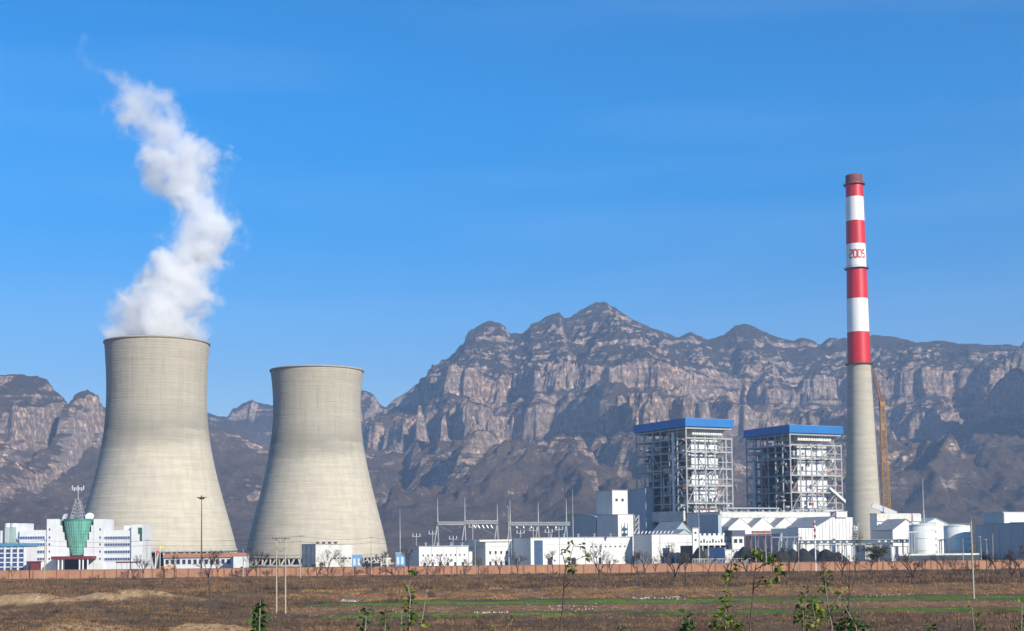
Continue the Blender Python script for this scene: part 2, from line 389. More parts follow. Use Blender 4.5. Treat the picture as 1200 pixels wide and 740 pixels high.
st = math_n(nt, 'ADD', st, math_n(nt, 'MULTIPLY', math_n(nt,'SUBTRACT', nC, .5), .22))
fac = N(nt, 'ShaderNodeMapRange'); fac.inputs['From Min'].default_value = .68; fac.inputs['From Max'].default_value = .58; lo_ = N(nt, 'ShaderNodeMapRange'); lo_.inputs['From Min'].default_value = 300; lo_.inputs['From Max'].default_value = 190; nt.links.new(sp.outputs['Z'], lo_.inputs['Value'])
st = math_n(nt, 'ADD', st, math_n(nt, 'MULTIPLY', hi.outputs[0], .07)); st = math_n(nt, 'ADD', st, math_n(nt, 'MULTIPLY', lo_.outputs[0], .10)); nt.links.new(st, fac.inputs['Value'])
nt.links.new(mixc(nt, fac.outputs[0], scrub, rock), b.inputs['Base Color'])
bp = N(nt, 'ShaderNodeBump'); bp.inputs['Distance'].default_value = 10; bp.inputs['Strength'].default_value = .8
bb = math_n(nt, 'ADD', nB, math_n(nt, 'MULTIPLY', nD, .5)); nt.links.new(bb, bp.inputs['Height']); nt.links.new(bp.outputs[0], b.inputs['Normal'])
hills = grid_mesh('mountains', MX, MY, z, rm); tag(hills, kind='structure')

# ---- air
hz = MB().box(-6200, 6200, -260, 6400, -6.5, 860)
hmat = bpy.data.materials.new('air_haze'); hmat.use_nodes = True; nt = hmat.node_tree; nt.nodes.clear()
ho = N(nt, 'ShaderNodeOutputMaterial'); hv = N(nt, 'ShaderNodeVolumePrincipled')
hv.inputs['Color'].default_value = (.50, .70, 1.0, 1); hv.inputs['Density'].default_value = 1.0e-4; hv.inputs['Anisotropy'].default_value = .1
nt.links.new(hv.outputs[0], ho.inputs['Volume'])
haze = hz.build('haze', hmat); tag(haze, 'thin blue haze in the air before the mountains', 'haze', kind='stuff')
# ================================================================== COOLING TOWERS, STEAM, CHIMNEY
cm, nt, b = new_mat('tower_concrete', .9)
tc = N(nt, 'ShaderNodeTexCoord').outputs['Object']; sp = N(nt, 'ShaderNodeSeparateXYZ'); nt.links.new(tc, sp.inputs[0])
l1 = noise_n(nt, mapping(nt, tc, (.35, .35, 5)), .10, 8, .72, .34, .66)      # casting lifts
l2 = noise_n(nt, mapping(nt, tc, (1, 1, .06)), .3, 5, .6, .42, .66)          # runs down the shell
l3 = noise_n(nt, mapping(nt, tc, (.5, .5, 1.6)), .045, 5, .6, .4, .65)
up = N(nt, 'ShaderNodeMapRange'); up.inputs['From Min'].default_value = 62; up.inputs['From Max'].default_value = 84; nt.links.new(math_n(nt,'ADD',sp.outputs['Z'], math_n(nt,'MULTIPLY',l3,9)), up.inputs['Value'])
belt = N(nt, 'ShaderNodeMapRange'); belt.inputs['From Min'].default_value = 13; belt.inputs['From Max'].default_value = 0
nt.links.new(math_n(nt, 'ABSOLUTE', math_n(nt, 'SUBTRACT', math_n(nt,'ADD',sp.outputs['Z'], math_n(nt,'MULTIPLY',l3,6)), 78)), belt.inputs['Value'])
c = mixc(nt, l1, (.44, .395, .31), (.56, .50, .39))
c = mixc(nt, math_n(nt,'MULTIPLY',l2,.35), c, (.33, .30, .25))
c = mixc(nt, math_n(nt,'MULTIPLY',up.outputs[0], .42), c, (.27, .25, .205))
c = mixc(nt, math_n(nt,'MULTIPLY',math_n(nt,'MULTIPLY',belt.outputs[0], math_n(nt,'ADD',l3,.35,clamp=True)), .6), c, (.20, .185, .155))
pt = noise_n(nt, mapping(nt, tc, (1, 1, 1.3)), .06, 7, .7, .5, .68); c = mixc(nt, math_n(nt,'MULTIPLY',pt,.22), c, (.30, .28, .24))
st2 = noise_n(nt, mapping(nt, tc, (1, 1, .03)), .8, 5, .7, .56, .72); c = mixc(nt, math_n(nt,'MULTIPLY',math_n(nt,'MULTIPLY',st2, up.outputs[0]),.45), c, (.15, .14, .12))
nt.links.new(c, b.inputs['Base Color'])
wv = N(nt, 'ShaderNodeTexWave', wave_type='BANDS', bands_direction='Z'); wv.inputs['Scale'].default_value = .21; nt.links.new(tc, wv.inputs['Vector'])
bp = N(nt, 'ShaderNodeBump'); bp.inputs['Distance'].default_value = .25; bp.inputs['Strength'].default_value = .5
nt.links.new(math_n(nt,'ADD',math_n(nt,'MULTIPLY',wv.outputs['Fac'],.25), l1), bp.inputs['Height']); nt.links.new(bp.outputs[0], b.inputs['Normal'])
M_TOWER = cm
M_CONC = mat('plain_concrete', (.46, .43, .37), .9, var=.15, scale=.4)
M_RIM = mat('rim_concrete', (.36, .32, .26), .9)
M_DARK = mat('tower_fill_dark', (.03, .035, .045), .9)
def cooling_tower(cx, D, prof_px, label, ncol, dark_top):
    t = thing('cooling_tower', label, 'cooling tower', (GX(cx, D), D, 0), 'concrete cooling towers')
    k = D/F_PX; c = (t.location.x, D, 0)
    zt = [ZZ(cx, py, D) for py, r in prof_px]; rr = [r*k for py, r in prof_px]
    zs = np.linspace(zt[-1], zt[0], 60)
    # smooth the measured profile with a cubic fit
    co = np.polyfit(zt, rr, 4); R_ = np.polyval(co, zs)
    outer = [(float(r), float(z)) for r, z in zip(R_, zs)]
    th = .9
    inner = [(r-th, z) for r, z in reversed(outer)]
    m_ = MB().lathe(c, outer+inner, 128, closed=True); m_.build('shell', M_TOWER, t, True, fix=False)
    rt, z1 = outer[-1]; rb, z0 = outer[0]
    MB().lathe(c, [(rt+.5, z1-.7), (rt+.5, z1+.2), (rt-1.2, z1+.2), (rt-1.2, z1-1.0)], 96, closed=True).build('rim', M_RIM, t, True)
    MB().lathe(c, [(rb+.25, z0-1.1), (rb+.25, z0+.5), (rb-1.3, z0+.5), (rb-1.3, z0-1.1)], 96, closed=True).build('lower_ring', M_CONC, t, True)
    for i in range(ncol):
        a = 2*math.pi*(i+.5)/ncol - math.pi/2
        for s in (-1, 1):
            a2 = a + s*math.pi/ncol*.62
            MB().bar((c[0]+(rb-.5)*math.cos(a2), c[1]+(rb-.5)*math.sin(a2), z0-.9),
                     (c[0]+(rb+1.8)*math.cos(a), c[1]+(rb+1.8)*math.sin(a), -.6), .9).build('column', M_CONC, t)
    MB().lathe(c, [(rb+3.5, -1), (rb+3.5, 1.0), (rb+2.9, 1.0), (rb+2.9, -1)], 96, closed=True).build('basin_wall', M_CONC, t, True)
    MB().lathe(c, [(rb-3, -.5), (rb-3, z0-.5), (.1, z0-.5), (.1, -.5)], 64, closed=True).build('fill_pack', M_DARK, t)
    return t, rt, z1
T1, r1, zt1 = cooling_tower(182.6, 730, [(402.5,60.2),(409,59.6),(425,58.6),(450,57.8),(470,57.4),(486,58.0),(505,59.7),(520,61.8),(540,65.4),(556,69.3),(580,75.2),(600,80.6),(625,87.6),(645,92.8)],
    'larger left cooling tower with white steam rising from its mouth', 40, 1)
T2, r2, zt2 = cooling_tower(371.8, 835, [(435,54),(442,53.3),(460,52),(480,51.4),(500,51.5),(520,53.6),(540,57.3),(560,61.8),(580,66.4),(600,71.2),(620,75.8),(640,80.3),(652,83)],
    'smaller cooling tower without steam standing behind the pale blue tank', 44, 0)
# steam plume: a real volume whose density follows the drifting column
PL = [(408,183,52),(396,184,53),(380,185,52),(360,190,47),(330,200,42),(305,218,40),(280,235,38),(258,238,34),(240,229,27),(220,216,35),(195,211,46),(175,208,45),(155,190,35),(140,170,37),(122,166,38),(110,158,33),(99,143,24),(90,128,18),(78,114,14),(64,109,12),(48,107,10)]
PD = 730
pp = []
for py, px, r in PL:
    p = W(px, py, PD); pp.append((p.x, PD + .25*(p.x - T1.location.x), p.z, r*PD/F_PX*(1.0 if py > 375 else 1.11)))
pp = pp[::1]; zz = [p[2] for p in pp]; z0p, z1p = min(zz), max(zz)
pm = bpy.data.materials.new('steam_volume'); pm.use_nodes = True; nt = pm.node_tree; nt.nodes.clear()
po = N(nt, 'ShaderNodeOutputMaterial'); pv = N(nt, 'ShaderNodeVolumePrincipled'); nt.links.new(pv.outputs[0], po.inputs['Volume'])
geo = N(nt, 'ShaderNodeNewGeometry'); P0 = geo.outputs['Position']
# big lazy warps then finer curls
def vec_noise(scale, amt, detail, src):
    n = N(nt, 'ShaderNodeTexNoise'); n.inputs['Scale'].default_value = scale; n.inputs['Detail'].default_value = detail; nt.links.new(P0, n.inputs['Vector'])
    s1 = N(nt, 'ShaderNodeVectorMath', operation='SUBTRACT'); nt.links.new(n.outputs['Color'], s1.inputs[0]); s1.inputs[1].default_value = (.5, .5, .5)
    s2 = N(nt, 'ShaderNodeVectorMath', operation='SCALE'); nt.links.new(s1.outputs[0], s2.inputs[0]); s2.inputs['Scale'].default_value = amt
    s3 = N(nt, 'ShaderNodeVectorMath', operation='ADD'); nt.links.new(src, s3.inputs[0]); nt.links.new(s2.outputs[0], s3.inputs[1]); return s3.outputs[0]
Pw = vec_noise(.03, 26, 5, P0)
sx = N(nt, 'ShaderNodeSeparateXYZ'); nt.links.new(Pw, sx.inputs[0])
sz = N(nt, 'ShaderNodeSeparateXYZ'); nt.links.new(P0, sz.inputs[0])
u = math_n(nt, 'DIVIDE', math_n(nt, 'SUBTRACT', sz.outputs['Z'], z0p), z1p-z0p, clamp=True)
def curve(vals):
    lo, hi_ = min(vals), max(vals); fc = N(nt, 'ShaderNodeFloatCurve'); cv = fc.mapping.curves[0]
    pts = sorted(zip([(z-z0p)/(z1p-z0p) for z in zz], [(v-lo)/(hi_-lo) for v in vals]))
    cv.points[0].location = pts[0]; cv.points[1].location = pts[-1]
    for q in pts[1:-1]: cv.points.new(*q)
    fc.mapping.update(); nt.links.new(u, fc.inputs['Value'])
    return math_n(nt, 'MULTIPLY_ADD', fc.outputs[0], hi_-lo, lo)
cxn = curve([p[0] for p in pp]); cyn = curve([p[1] for p in pp]); rn = curve([p[3] for p in pp])
dx = math_n(nt, 'SUBTRACT', sx.outputs['X'], cxn); dy = math_n(nt, 'SUBTRACT', sx.outputs['Y'], cyn)
dist = math_n(nt, 'SQRT', math_n(nt, 'ADD', math_n(nt, 'MULTIPLY', dx, dx), math_n(nt, 'MULTIPLY', dy, dy)))
edge = math_n(nt, 'SUBTRACT', 1.0, math_n(nt, 'DIVIDE', dist, rn))
thin = N(nt, 'ShaderNodeMapRange'); thin.inputs['From Min'].default_value = .80; thin.inputs['From Max'].default_value = .93; thin.inputs['To Max'].default_value = .52; nt.links.new(u, thin.inputs['Value'])
n = N(nt, 'ShaderNodeTexNoise'); n.inputs['Scale'].default_value = .085; n.inputs['Detail'].default_value = 10; n.inputs['Roughness'].default_value = .68; nt.links.new(Pw, n.inputs['Vector'])
amp_n = math_n(nt, 'MULTIPLY_ADD', u, 3.0, 2.6)
val = math_n(nt, 'ADD', edge, math_n(nt, 'MULTIPLY', math_n(nt, 'SUBTRACT', n.outputs['Fac'], .5), amp_n))
val = math_n(nt, 'SUBTRACT', val, math_n(nt, 'MULTIPLY', u, -.02))
val = math_n(nt, 'SUBTRACT', val, thin.outputs[0])
base_ = N(nt, 'ShaderNodeMapRange'); base_.inputs['From Min'].default_value = 0; base_.inputs['From Max'].default_value = .16; base_.inputs['To Min'].default_value = .26; base_.inputs['To Max'].default_value = 0; nt.links.new(u, base_.inputs['Value'])
val = math_n(nt, 'ADD', val, base_.outputs[0])
rmp = N(nt, 'ShaderNodeMapRange', interpolation_type='SMOOTHSTEP'); rmp.inputs['From Min'].default_value = 0.0; rmp.inputs['From Max'].default_value = 1.15
nt.links.new(val, rmp.inputs['Value'])
dd = N(nt, 'ShaderNodeMapRange'); dd.inputs['From Min'].default_value = .0; dd.inputs['From Max'].default_value = 1.0; dd.inputs['To Min'].default_value = .36; dd.inputs['To Max'].default_value = .026
nt.links.new(u, dd.inputs['Value'])
nt.links.new(math_n(nt, 'MULTIPLY', rmp.outputs[0], dd.outputs[0]), pv.inputs['Density'])
pv.inputs['Color'].default_value = (1, 1, 1, 1); pv.inputs['Anisotropy'].default_value = .0
pm.cycles.volume_step_rate = .25
prof = []
mbp = MB(); n_ = 20; vs = []; fs = []
pz = sorted(pp, key=lambda p: p[2]); pz = [p for p in pz if p[2] > zt1-1.0]; pz.insert(0, (T1.location.x, PD, zt1-.5, r1*.8/1.35))
for k, (x_, y_, z_, r_) in enumerate(pz):
    rr_ = r_*1.35+3 if k else r1*.93
    if k == 1: rr_ = r1*1.0
    for i in range(n_):
        a = 2*math.pi*i/n_; vs.append((x_+rr_*math.cos(a), y_+rr_*math.sin(a), z_))
for k in range(len(pz)-1):
    for i in range(n_): fs.append((k*n_+i, k*n_+(i+1) % n_, (k+1)*n_+(i+1) % n_, (k+1)*n_+i))
fs += [tuple(range(n_-1, -1, -1)), tuple(range((len(pz)-1)*n_, len(pz)*n_))]
plume = mbp.add(vs, fs).build('steam_plume', pm); tag(plume, 'white steam plume drifting up left from the larger cooling tower', 'steam', kind='stuff')
# chimney
CD = 800; ccx = 1015
ctop = W(1000.5, 206, CD); cb = Vector((GX(1015.5, CD), CD, 0))
# a true vertical stack standing half way between its measured foot and head
def cz(py): return ZZ(1006, py, CD)
kx = CD/F_PX
chx = (cb.x + ctop.x)/2 - .6
ch = thing('chimney_stack', 'tall tapering chimney with red and white bands above grey concrete', 'chimney', (chx, CD, 0))
RP = [(655,21.8),(600,19.9),(560,18.3),(500,16.0),(427,13.4),(351,12.2),(315,11.5),(260,10.8),(232,10.3),(206,9.9)]
hz_ = [cz(p) for p, r in RP]; hr_ = [r*kx for p, r in RP]
def crad(z): return float(np.interp(z, hz_, hr_))
M_RED = mat('red_band_paint', (.60, .012, .022), .45, var=.12, scale=.3, stretch=(1,1,.2))
M_WHT = mat('white_band_paint', (.80, .80, .78), .5, var=.05, scale=.3, stretch=(1,1,.2))
M_CHC = mat('chimney_concrete', (.44, .40, .32), .85, var=.10, scale=.25, stretch=(.3,.3,3), bump=.05, bscale=.8)
M_CAP = mat('sooty_cap', (.24, .075, .06), .8, var=.3, scale=.5)
M_STEELD = mat('dark_steel', (.10, .09, .09), .6, .3)
bands = [('concrete_shaft', 670, 427, M_CHC), ('red_band', 427, 390, M_RED), ('white_band', 390, 351, M_WHT), ('red_band', 351, 315, M_RED),
         ('white_band', 315, 287, M_WHT), ('red_band', 287, 260, M_RED), ('white_band', 260, 232, M_WHT), ('red_band', 232, 215, M_RED), ('sooty_cap', 215, 206, M_CAP)]
for nm, pa, pb, mt in bands:
    za, zb = (cz(pa) if pa < 660 else -.5), cz(pb); zsx = np.linspace(za, zb, 12 if nm == 'concrete_shaft' else 4)
    p_ = [(crad(q), float(q)) for q in zsx]
    if nm == 'sooty_cap': p_ += [(p_[-1][0]-1, p_[-1][1]), (p_[-1][0]-1, p_[0][1])]
    MB().lathe((chx, CD, 0), p_, 64).build(nm, mt, ch, True)
for py in (217, 315.5, 427.5):
    z_ = cz(py); r_ = crad(z_)
    g = MB().lathe((chx, CD, 0), [(r_-.1, z_-.3), (r_+1.3, z_-.1), (r_+1.3, z_+.1), (r_-.1, z_+.1)], 48, closed=True)
    o = g.build('gallery', M_STEELD, ch)
    g2 = MB()
    for i in range(24):
        a = 2*math.pi*i/24; g2.bar((chx+(r_+1.2)*math.cos(a), CD+(r_+1.2)*math.sin(a), z_), (chx+(r_+1.2)*math.cos(a), CD+(r_+1.2)*math.sin(a), z_+1.2), .1)
    g2.lathe((chx, CD, 0), [(r_+1.15, z_+1.1), (r_+1.25, z_+1.1), (r_+1.25, z_+1.2), (r_+1.15, z_+1.2)], 48, closed=True)
    g2.build('railing', M_STEELD, o)
lad = MB(); a = R(-20)
for z_ in np.arange(4, cz(208), 1.2):
    r_ = crad(z_)+.4; lad.bar((chx+r_*math.cos(a), CD+r_*math.sin(a), z_), (chx+r_*math.cos(a), CD+r_*math.sin(a), z_+1.2), .35, .12)
lad.build('ladder', mat('ladder_steel', (.3,.29,.28), .6), ch)
# the painted year, digits of strokes wrapped round the white band
DG = {'2': [(0,6),(4,6),(4,3.4),(0,3),(0,0),(4,0)], '0': [(0,0),(0,6),(4,6),(4,0),(0,0)], '5': [(4,6),(0,6),(0,3.3),(4,3),(4,0),(0,0)]}
M_NUM = mat('number_paint', (.55, .05, .04), .5)
zc = cz(300); zsc = 4.4/6
for i, chh in enumerate('2005'):
    g = MB(); pts = DG[chh]
    a_mid = R(-104.6) + (-3.9 + i*2.55)/crad(zc)
    for (x0, y0), (x1, y1) in zip(pts[:-1], pts[1:]):
        L = max(abs(x1-x0), abs(y1-y0)); nn = max(1, int(L/.8)); w = .68
        for k in range(nn):
            xa, ya = x0+(x1-x0)*k/nn, y0+(y1-y0)*k/nn; xb, yb = x0+(x1-x0)*(k+1)/nn, y0+(y1-y0)*(k+1)/nn
            q = []
            ex, ey = (0, w) if abs(x1-x0) > abs(y1-y0) else (w, 0)
            for (u_, v_) in ((xa-ex, ya-ey), (xb-ex, yb-ey), (xb+ex, yb+ey), (xa+ex, ya+ey)):
                z_ = zc - 1.9 + v_*zsc; r_ = crad(z_)+.06; an = a_mid + u_*.46/crad(zc)
                q.append((chx+r_*math.cos(an), CD+r_*math.sin(an), z_))
            g.add(q, [(0, 1, 2, 3)])
    g.build('painted_digit', M_NUM, ch, fix=False)
# ================================================================== POWER STATION BUILDINGS
A_ = Vector((-.46, .888, 0)); B_ = Vector((.888, .46, 0)); NB = Vector((.46, -.888, 0)); NA = Vector((-.888, -.46, 0)); UP = Vector((0, 0, 1))
M_WALL = mat('white_cladding', (.76, .75, .72), .6, var=.07, scale=.15, stretch=(1,1,.25), dirt=(.60,.585,.55))
def panel_seams(M, pitch=3.2, depth=.87):
    nt = M.node_tree; b = nt.nodes['Principled BSDF']; src = b.inputs['Base Color'].links[0].from_socket
    tc = N(nt, 'ShaderNodeTexCoord').outputs['Object']; s = N(nt, 'ShaderNodeSeparateXYZ'); nt.links.new(tc, s.inputs[0])
    hline = math_n(nt, 'LESS_THAN', math_n(nt, 'FRACT', math_n(nt, 'DIVIDE', s.outputs['Z'], pitch)), .07)
    along = math_n(nt, 'ADD', math_n(nt, 'MULTIPLY', s.outputs['X'], .888), math_n(nt, 'MULTIPLY', s.outputs['Y'], .46))
    vline = math_n(nt, 'LESS_THAN', math_n(nt, 'FRACT', math_n(nt, 'DIVIDE', along, pitch*1.6)), .05)
    stn = noise_n(nt, mapping(nt, tc, (1, 1, .12)), .45, 6, .7, .52, .70)
    c = mixc(nt, math_n(nt, 'MULTIPLY', math_n(nt, 'MAXIMUM', hline, vline), 1-depth), src, (.12, .12, .12))
    c = mixc(nt, math_n(nt, 'MULTIPLY', stn, .30), c, (.24, .20, .165)); nt.links.new(c, b.inputs['Base Color'])
panel_seams(M_WALL)
M_WALL2 = mat('offwhite_plaster', (.68, .66, .60), .8, var=.10, scale=.25, dirt=(.46,.43,.38))
M_SHADESHEET = mat('shade_blue_sheet', (.38, .46, .50), .5, var=.08, scale=.2, stretch=(1,1,.2))  # blue grey of white walls in shade, put into the base colour
panel_seams(M_SHADESHEET, 2.8, .8)
M_GREYR = mat('grey_roofing', (.30, .31, .32), .7, var=.12, scale=.3)
M_TRIM = mat('grey_trim', (.42, .42, .42), .7)
M_WIN = mat('dark_window_glass', (.035, .05, .09), .15, var=.2, scale=.4)
M_WINB = mat('blue_window_glass', (.05, .10, .24), .15, var=.25, scale=.35)
M_BLUE = mat('blue_roof_paint', (.004, .15, .44), .45, var=.06, scale=.1)
M_BLUEDOOR = mat('blue_door_paint', (.03, .075, .17), .6)
M_STEEL = mat('pale_painted_steel', (.40, .40, .385), .5, var=.1, scale=.5)
M_STEELG = mat('grey_steel', (.36, .37, .38), .55, var=.12, scale=.5)
M_RUST = mat('red_oxide_steel', (.30, .10, .075), .7, var=.2, scale=.5)
M_CASE = mat('aluminium_casing', (.74, .75, .75), .45, .15, var=.08, scale=.25, stretch=(1,1,2))
M_INNER = mat('inner_shade_dark', (.055, .065, .075), .7, var=.3, scale=.2)  # near black, carries the shade inside the boiler frames in its colour
M_PIPE = mat('lagged_pipe', (.66, .66, .63), .4, .2, var=.12, scale=.4)
M_COAL = mat('coal', (.022, .021, .022), .85, var=.3, scale=.8, bump=.4, bscale=.9)
M_ORANGE = mat('orange_machine_paint', (.70, .26, .03), .5)
M_BRICKR = mat('terracotta_roof', (.46, .20, .11), .8, var=.15, scale=.5)
M_DKRED = mat('dark_red_paint', (.17, .035, .035), .6)
M_BLUEC = mat('light_blue_paint', (.16, .36, .62), .6)
M_GRNGLASS = None
def wallpt(C, face, s, z, out=0.0):
    return (C + (B_ if face == 'b' else A_)*s + UP*z + (NB if face == 'b' else NA)*out)
def onface(mb, C, face, s0, s1, z0, z1, out=.12, inn=.05):
    d = B_ if face == 'b' else A_; n = NB if face == 'b' else NA
    return mb.hexa(C + d*s0 + UP*z0 - n*inn, d*(s1-s0), n*(out+inn), UP*(z1-z0))
def rb(name, label, cat, pc, D, pl, pr, ptop, wall=None, group=None, z0=-1.0, roof=True, minA=0, pref=None):
    zt = ZZ(pref or pc, ptop, D); z_ = zt*.5
    C = Vector((GX(pc, D, z_), D, 0)); kr = GX(pr, D, z_)/D; kl = GX(pl, D, z_)/D
    Lb = (kr*D - C.x)/(.888-.46*kr); La = max((C.x-kl*D)/(.46+.888*kl), minA)
    t = thing(name, label, cat, (C.x, C.y, 0), group)
    MB().hexa(C + UP*z0, B_*Lb, A_*La, UP*(zt-z0)).build('wall', wall or M_WALL, t)
    if roof:
        g = MB(); e = .25
        g.hexa(C + UP*zt - B_*e - A_*e, B_*(Lb+2*e), A_*(La+2*e), UP*.35); g.build('roof_edge', M_TRIM, t)
    return dict(t=t, C=C, Lb=Lb, La=La, H=zt, D=D)
def windows(bd, face, n, s0, s1, z0, z1, mt=None, frac=.55, name='window'):
    w = (s1-s0)/n
    for i in range(n):
        a = s0 + w*i + w*(1-frac)/2
        fr = onface(MB(), bd['C'], face, a-.12, a+w*frac+.12, z0-.12, z1+.12, .10).build(name, M_TRIM, bd['t'])
        onface(MB(), bd['C'], face, a, a+w*frac, z0, z1, .14).build('pane', mt or M_WIN, fr)
def spx(bd, px):
    z_ = bd['H']*.5; k = GX(px, bd['D'], z_)/bd['D']
    return (k*bd['D']-bd['C'].x)/(.888-.46*k)
def ribs(bd, face, n, L, z0, z1, w=.18, out=.16, name='wall_ribs', mt=None):
    g = MB()
    for i in range(n+1): onface(g, bd['C'], face, L*i/n-w/2, L*i/n+w/2, z0, z1, out)
    return g.build(name, mt or M_TRIM, bd['t'])

# ---- boiler houses
def boiler_house(pc, D, pl, pr, ptop, label, seed, red=0.25):
    rg = random.Random(seed)
    zt = ZZ(pc, ptop, D); C = Vector((GX(pc, D, zt), D, 0)); kr = GX(pr, D, zt)/D; kl = GX(pl, D, zt)/D
    Lb = (kr*D-C.x)/(.888-.46*kr); La = (C.x-kl*D)/(.46+.888*kl)
    t = thing('boiler_house', label, 'boiler house', (C.x, C.y, 0), 'open steel boiler houses with blue roofs')
    H = zt - 4.9
    ov = 1.2
    MB().hexa(C + UP*H, B_*Lb, A_*La, UP*4.9).build('roof', M_BLUE, t)
    MB().hexa(C + UP*(zt+.003) + B_*.8 + A_*.8, B_*(Lb-1.6), A_*(La-1.6), UP*.25).build('roof_sheet', M_GREYR, t)
    C2 = C + B_*ov + A_*ov; lb = Lb-2*ov; la = La-2*ov
    fb = [0, .19, .41, .62, .87, 1.0] ; fa = [0, .17, .33, .5, .66, .83, 1.0]
    lv = [ZZ(pc, ptop + q, D) for q in (23, 39, 59, 79, 100, 121, 141)]
    P = lambda s, q, z: C2 + B_*(lb*s) + A_*(la*q) + UP*z
    for i, s in enumerate(fb):
        for j, q in enumerate(fa):
            if 0 < i < len(fb)-1 and 0 < j < len(fa)-1 and (i+j) % 2: continue
            w = .80 if (i in (0, len(fb)-1) or j in (0, len(fa)-1)) else .7
            edge = j == 0 or i == 0
            g = MB().bar(P(s, q, -1), P(s, q, H if not (j == 0 and i > 0) else lv[0]+1), w)
            g.build('column', M_STEEL if edge else M_STEELG, t)
    for z in lv + [H-1]:
        g = MB(); top = z > lv[0]+1
        for q in fa: g.bar(P(0, q, z), P(1, q, z), .45, .9)
        for s in fb: g.bar(P(s, 0, z+.02), P(s, 1, z+.02), .4, .8)
        g.build('floor_frame', M_STEEL if not top else M_STEELG, t)
        if not top:
            r = MB()
            for (s0, q0, s1, q1) in ((0, 0, 1, 0), (0, 0, 0, 1)):
                for hh in (.6, 1.2): r.bar(P(s0, q0, z+.5+hh)+NB*.5, P(s1, q1, z+.5+hh)+NB*.5, .09)
            r.build('handrail', M_STEELG, t)
    # intermediate partial floors and gratings on the shaded side
    for k in range(len(lv)-1):
        z = (lv[k]+lv[k+1])/2; g = MB()
        q1 = rg.choice([.5, .66, .83, 1]); g.hexa(P(.03, .05, z), B_*(lb*.16), A_*(la*q1*.9), UP*.25)
        if rg.random() < .8: MB().bar(P(0, 0, z), P(0, q1, z), .3, .5).build('walkway_beam', M_STEELG, t)
        if rg.random() < .6: MB().bar(P(.62, 0, z-1), P(1, 0, z-1), .3, .5).build('walkway_beam', M_STEELG, t)
        g.build('grating_floor', M_STEELG, t)
    for k in range(1, len(lv)):
        za, zb = lv[k], lv[k-1]
        for (s0, s1) in ((.41, .62), (.62, .41), (.62, .87), (0, .19)):
            if rg.random() < .62: MB().bar(P(s0, 0, za)+NB*.2, P(s1, 0, zb)+NB*.2, .42).build('brace', M_STEEL, t)
        for (q0, q1) in ((0, .17), (.33, .17), (.5, .66), (.83, 1.0)):
            if rg.random() < .55: MB().bar(P(0, q0, za)+NA*.2, P(0, q1, zb)+NA*.2, .38).build('brace', M_STEELG, t)
    # penthouse panels under the roof
    g = MB().hexa(P(.2, .06, H-4.6), B_*(lb*.66), A_*(la*.5), UP*3.6); g.build('penthouse_casing', M_WALL, t)
    g = MB()
    for i in range(14): onface(g, P(.2, .06, 0), 'b', lb*.66*i/13-.12, lb*.66*i/13+.12, H-4.6, H-1.0, .2)
    g.build('casing_ribs', M_TRIM, t)
    # furnace casing: stacked lagged boxes with buckstays
    zs = [lv[0]-.6, lv[1]-.4, lv[1]-1.3, lv[2]-.3, lv[2]-1.4, lv[3]+.4, lv[3]-1.2, lv[4]+.6, lv[4]-1.8, lv[5]+1.5]
    for k in range(0, len(zs), 2):
        s0, s1 = (.22, .80) if k < 6 else (.26, .78)
        MB().hexa(P(s0, .10, zs[k+1]), B_*(lb*(s1-s0)), A_*(la*.55), UP*(zs[k]-zs[k+1])).build('furnace_casing', M_CASE, t)
    g = MB()
    for k in range(11):
        z = lv[0]-2 - k*(lv[0]-lv[5])/11; g.hexa(P(.20, .085, z), B_*(lb*.62), A_*.6, UP*.35)
        g.hexa(P(.20, .085, z), B_*.6, A_*(la*.57), UP*.35)
    g.build('buckstays', M_TRIM, t)
    g = MB().hexa(P(.17, .13, lv[6]), B_*(lb*.66), A_*(la*.62), UP*(H-8-lv[6])); g.build('furnace_shade_core', M_INNER, t)  # furnace block enlarged as a dark backing that paints in the interior shade
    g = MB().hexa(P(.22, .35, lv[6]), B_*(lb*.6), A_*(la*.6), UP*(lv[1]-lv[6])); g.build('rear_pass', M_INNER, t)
    # hopper
    hp = [P(.30, .08, lv[5]+1.5), P(.74, .08, lv[5]+1.5), P(.60, .08, lv[5]-9), P(.44, .08, lv[5]-9)]
    MB().prism(hp, A_*(la*.4)).build('furnace_hopper', M_CASE, t)
    # dark clutter seen inside the shaded side
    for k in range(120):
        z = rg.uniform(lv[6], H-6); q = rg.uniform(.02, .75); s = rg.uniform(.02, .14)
        o = P(s, q, z); mt = M_RUST if rg.random() < red else rg.choice([M_PIPE, M_STEELG, M_INNER, M_SHADESHEET])
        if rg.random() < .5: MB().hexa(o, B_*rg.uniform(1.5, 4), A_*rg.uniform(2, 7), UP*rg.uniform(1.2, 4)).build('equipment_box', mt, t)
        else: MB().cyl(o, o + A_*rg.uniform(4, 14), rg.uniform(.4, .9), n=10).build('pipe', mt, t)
    for k in range(8):
        q = rg.uniform(.05, .95); z = rg.uniform(lv[6], lv[2]); o = P(rg.uniform(.01, .1), q, z)
        MB().cyl(o, o + UP*rg.uniform(8, 26), rg.uniform(.35, .7), n=10).build('pipe', rg.choice([M_PIPE, M_SHADESHEET, M_RUST]), t)
    for k in range(7):
        z = rg.uniform(lv[6], lv[4]); s = rg.uniform(.1, .7); o = P(s, -.01, z)
        MB().cyl(o, o + B_*rg.uniform(6, 14), rg.uniform(.3, .6), n=10).build('pipe', rg.choice([M_PIPE, M_PIPE, M_RUST]), t)
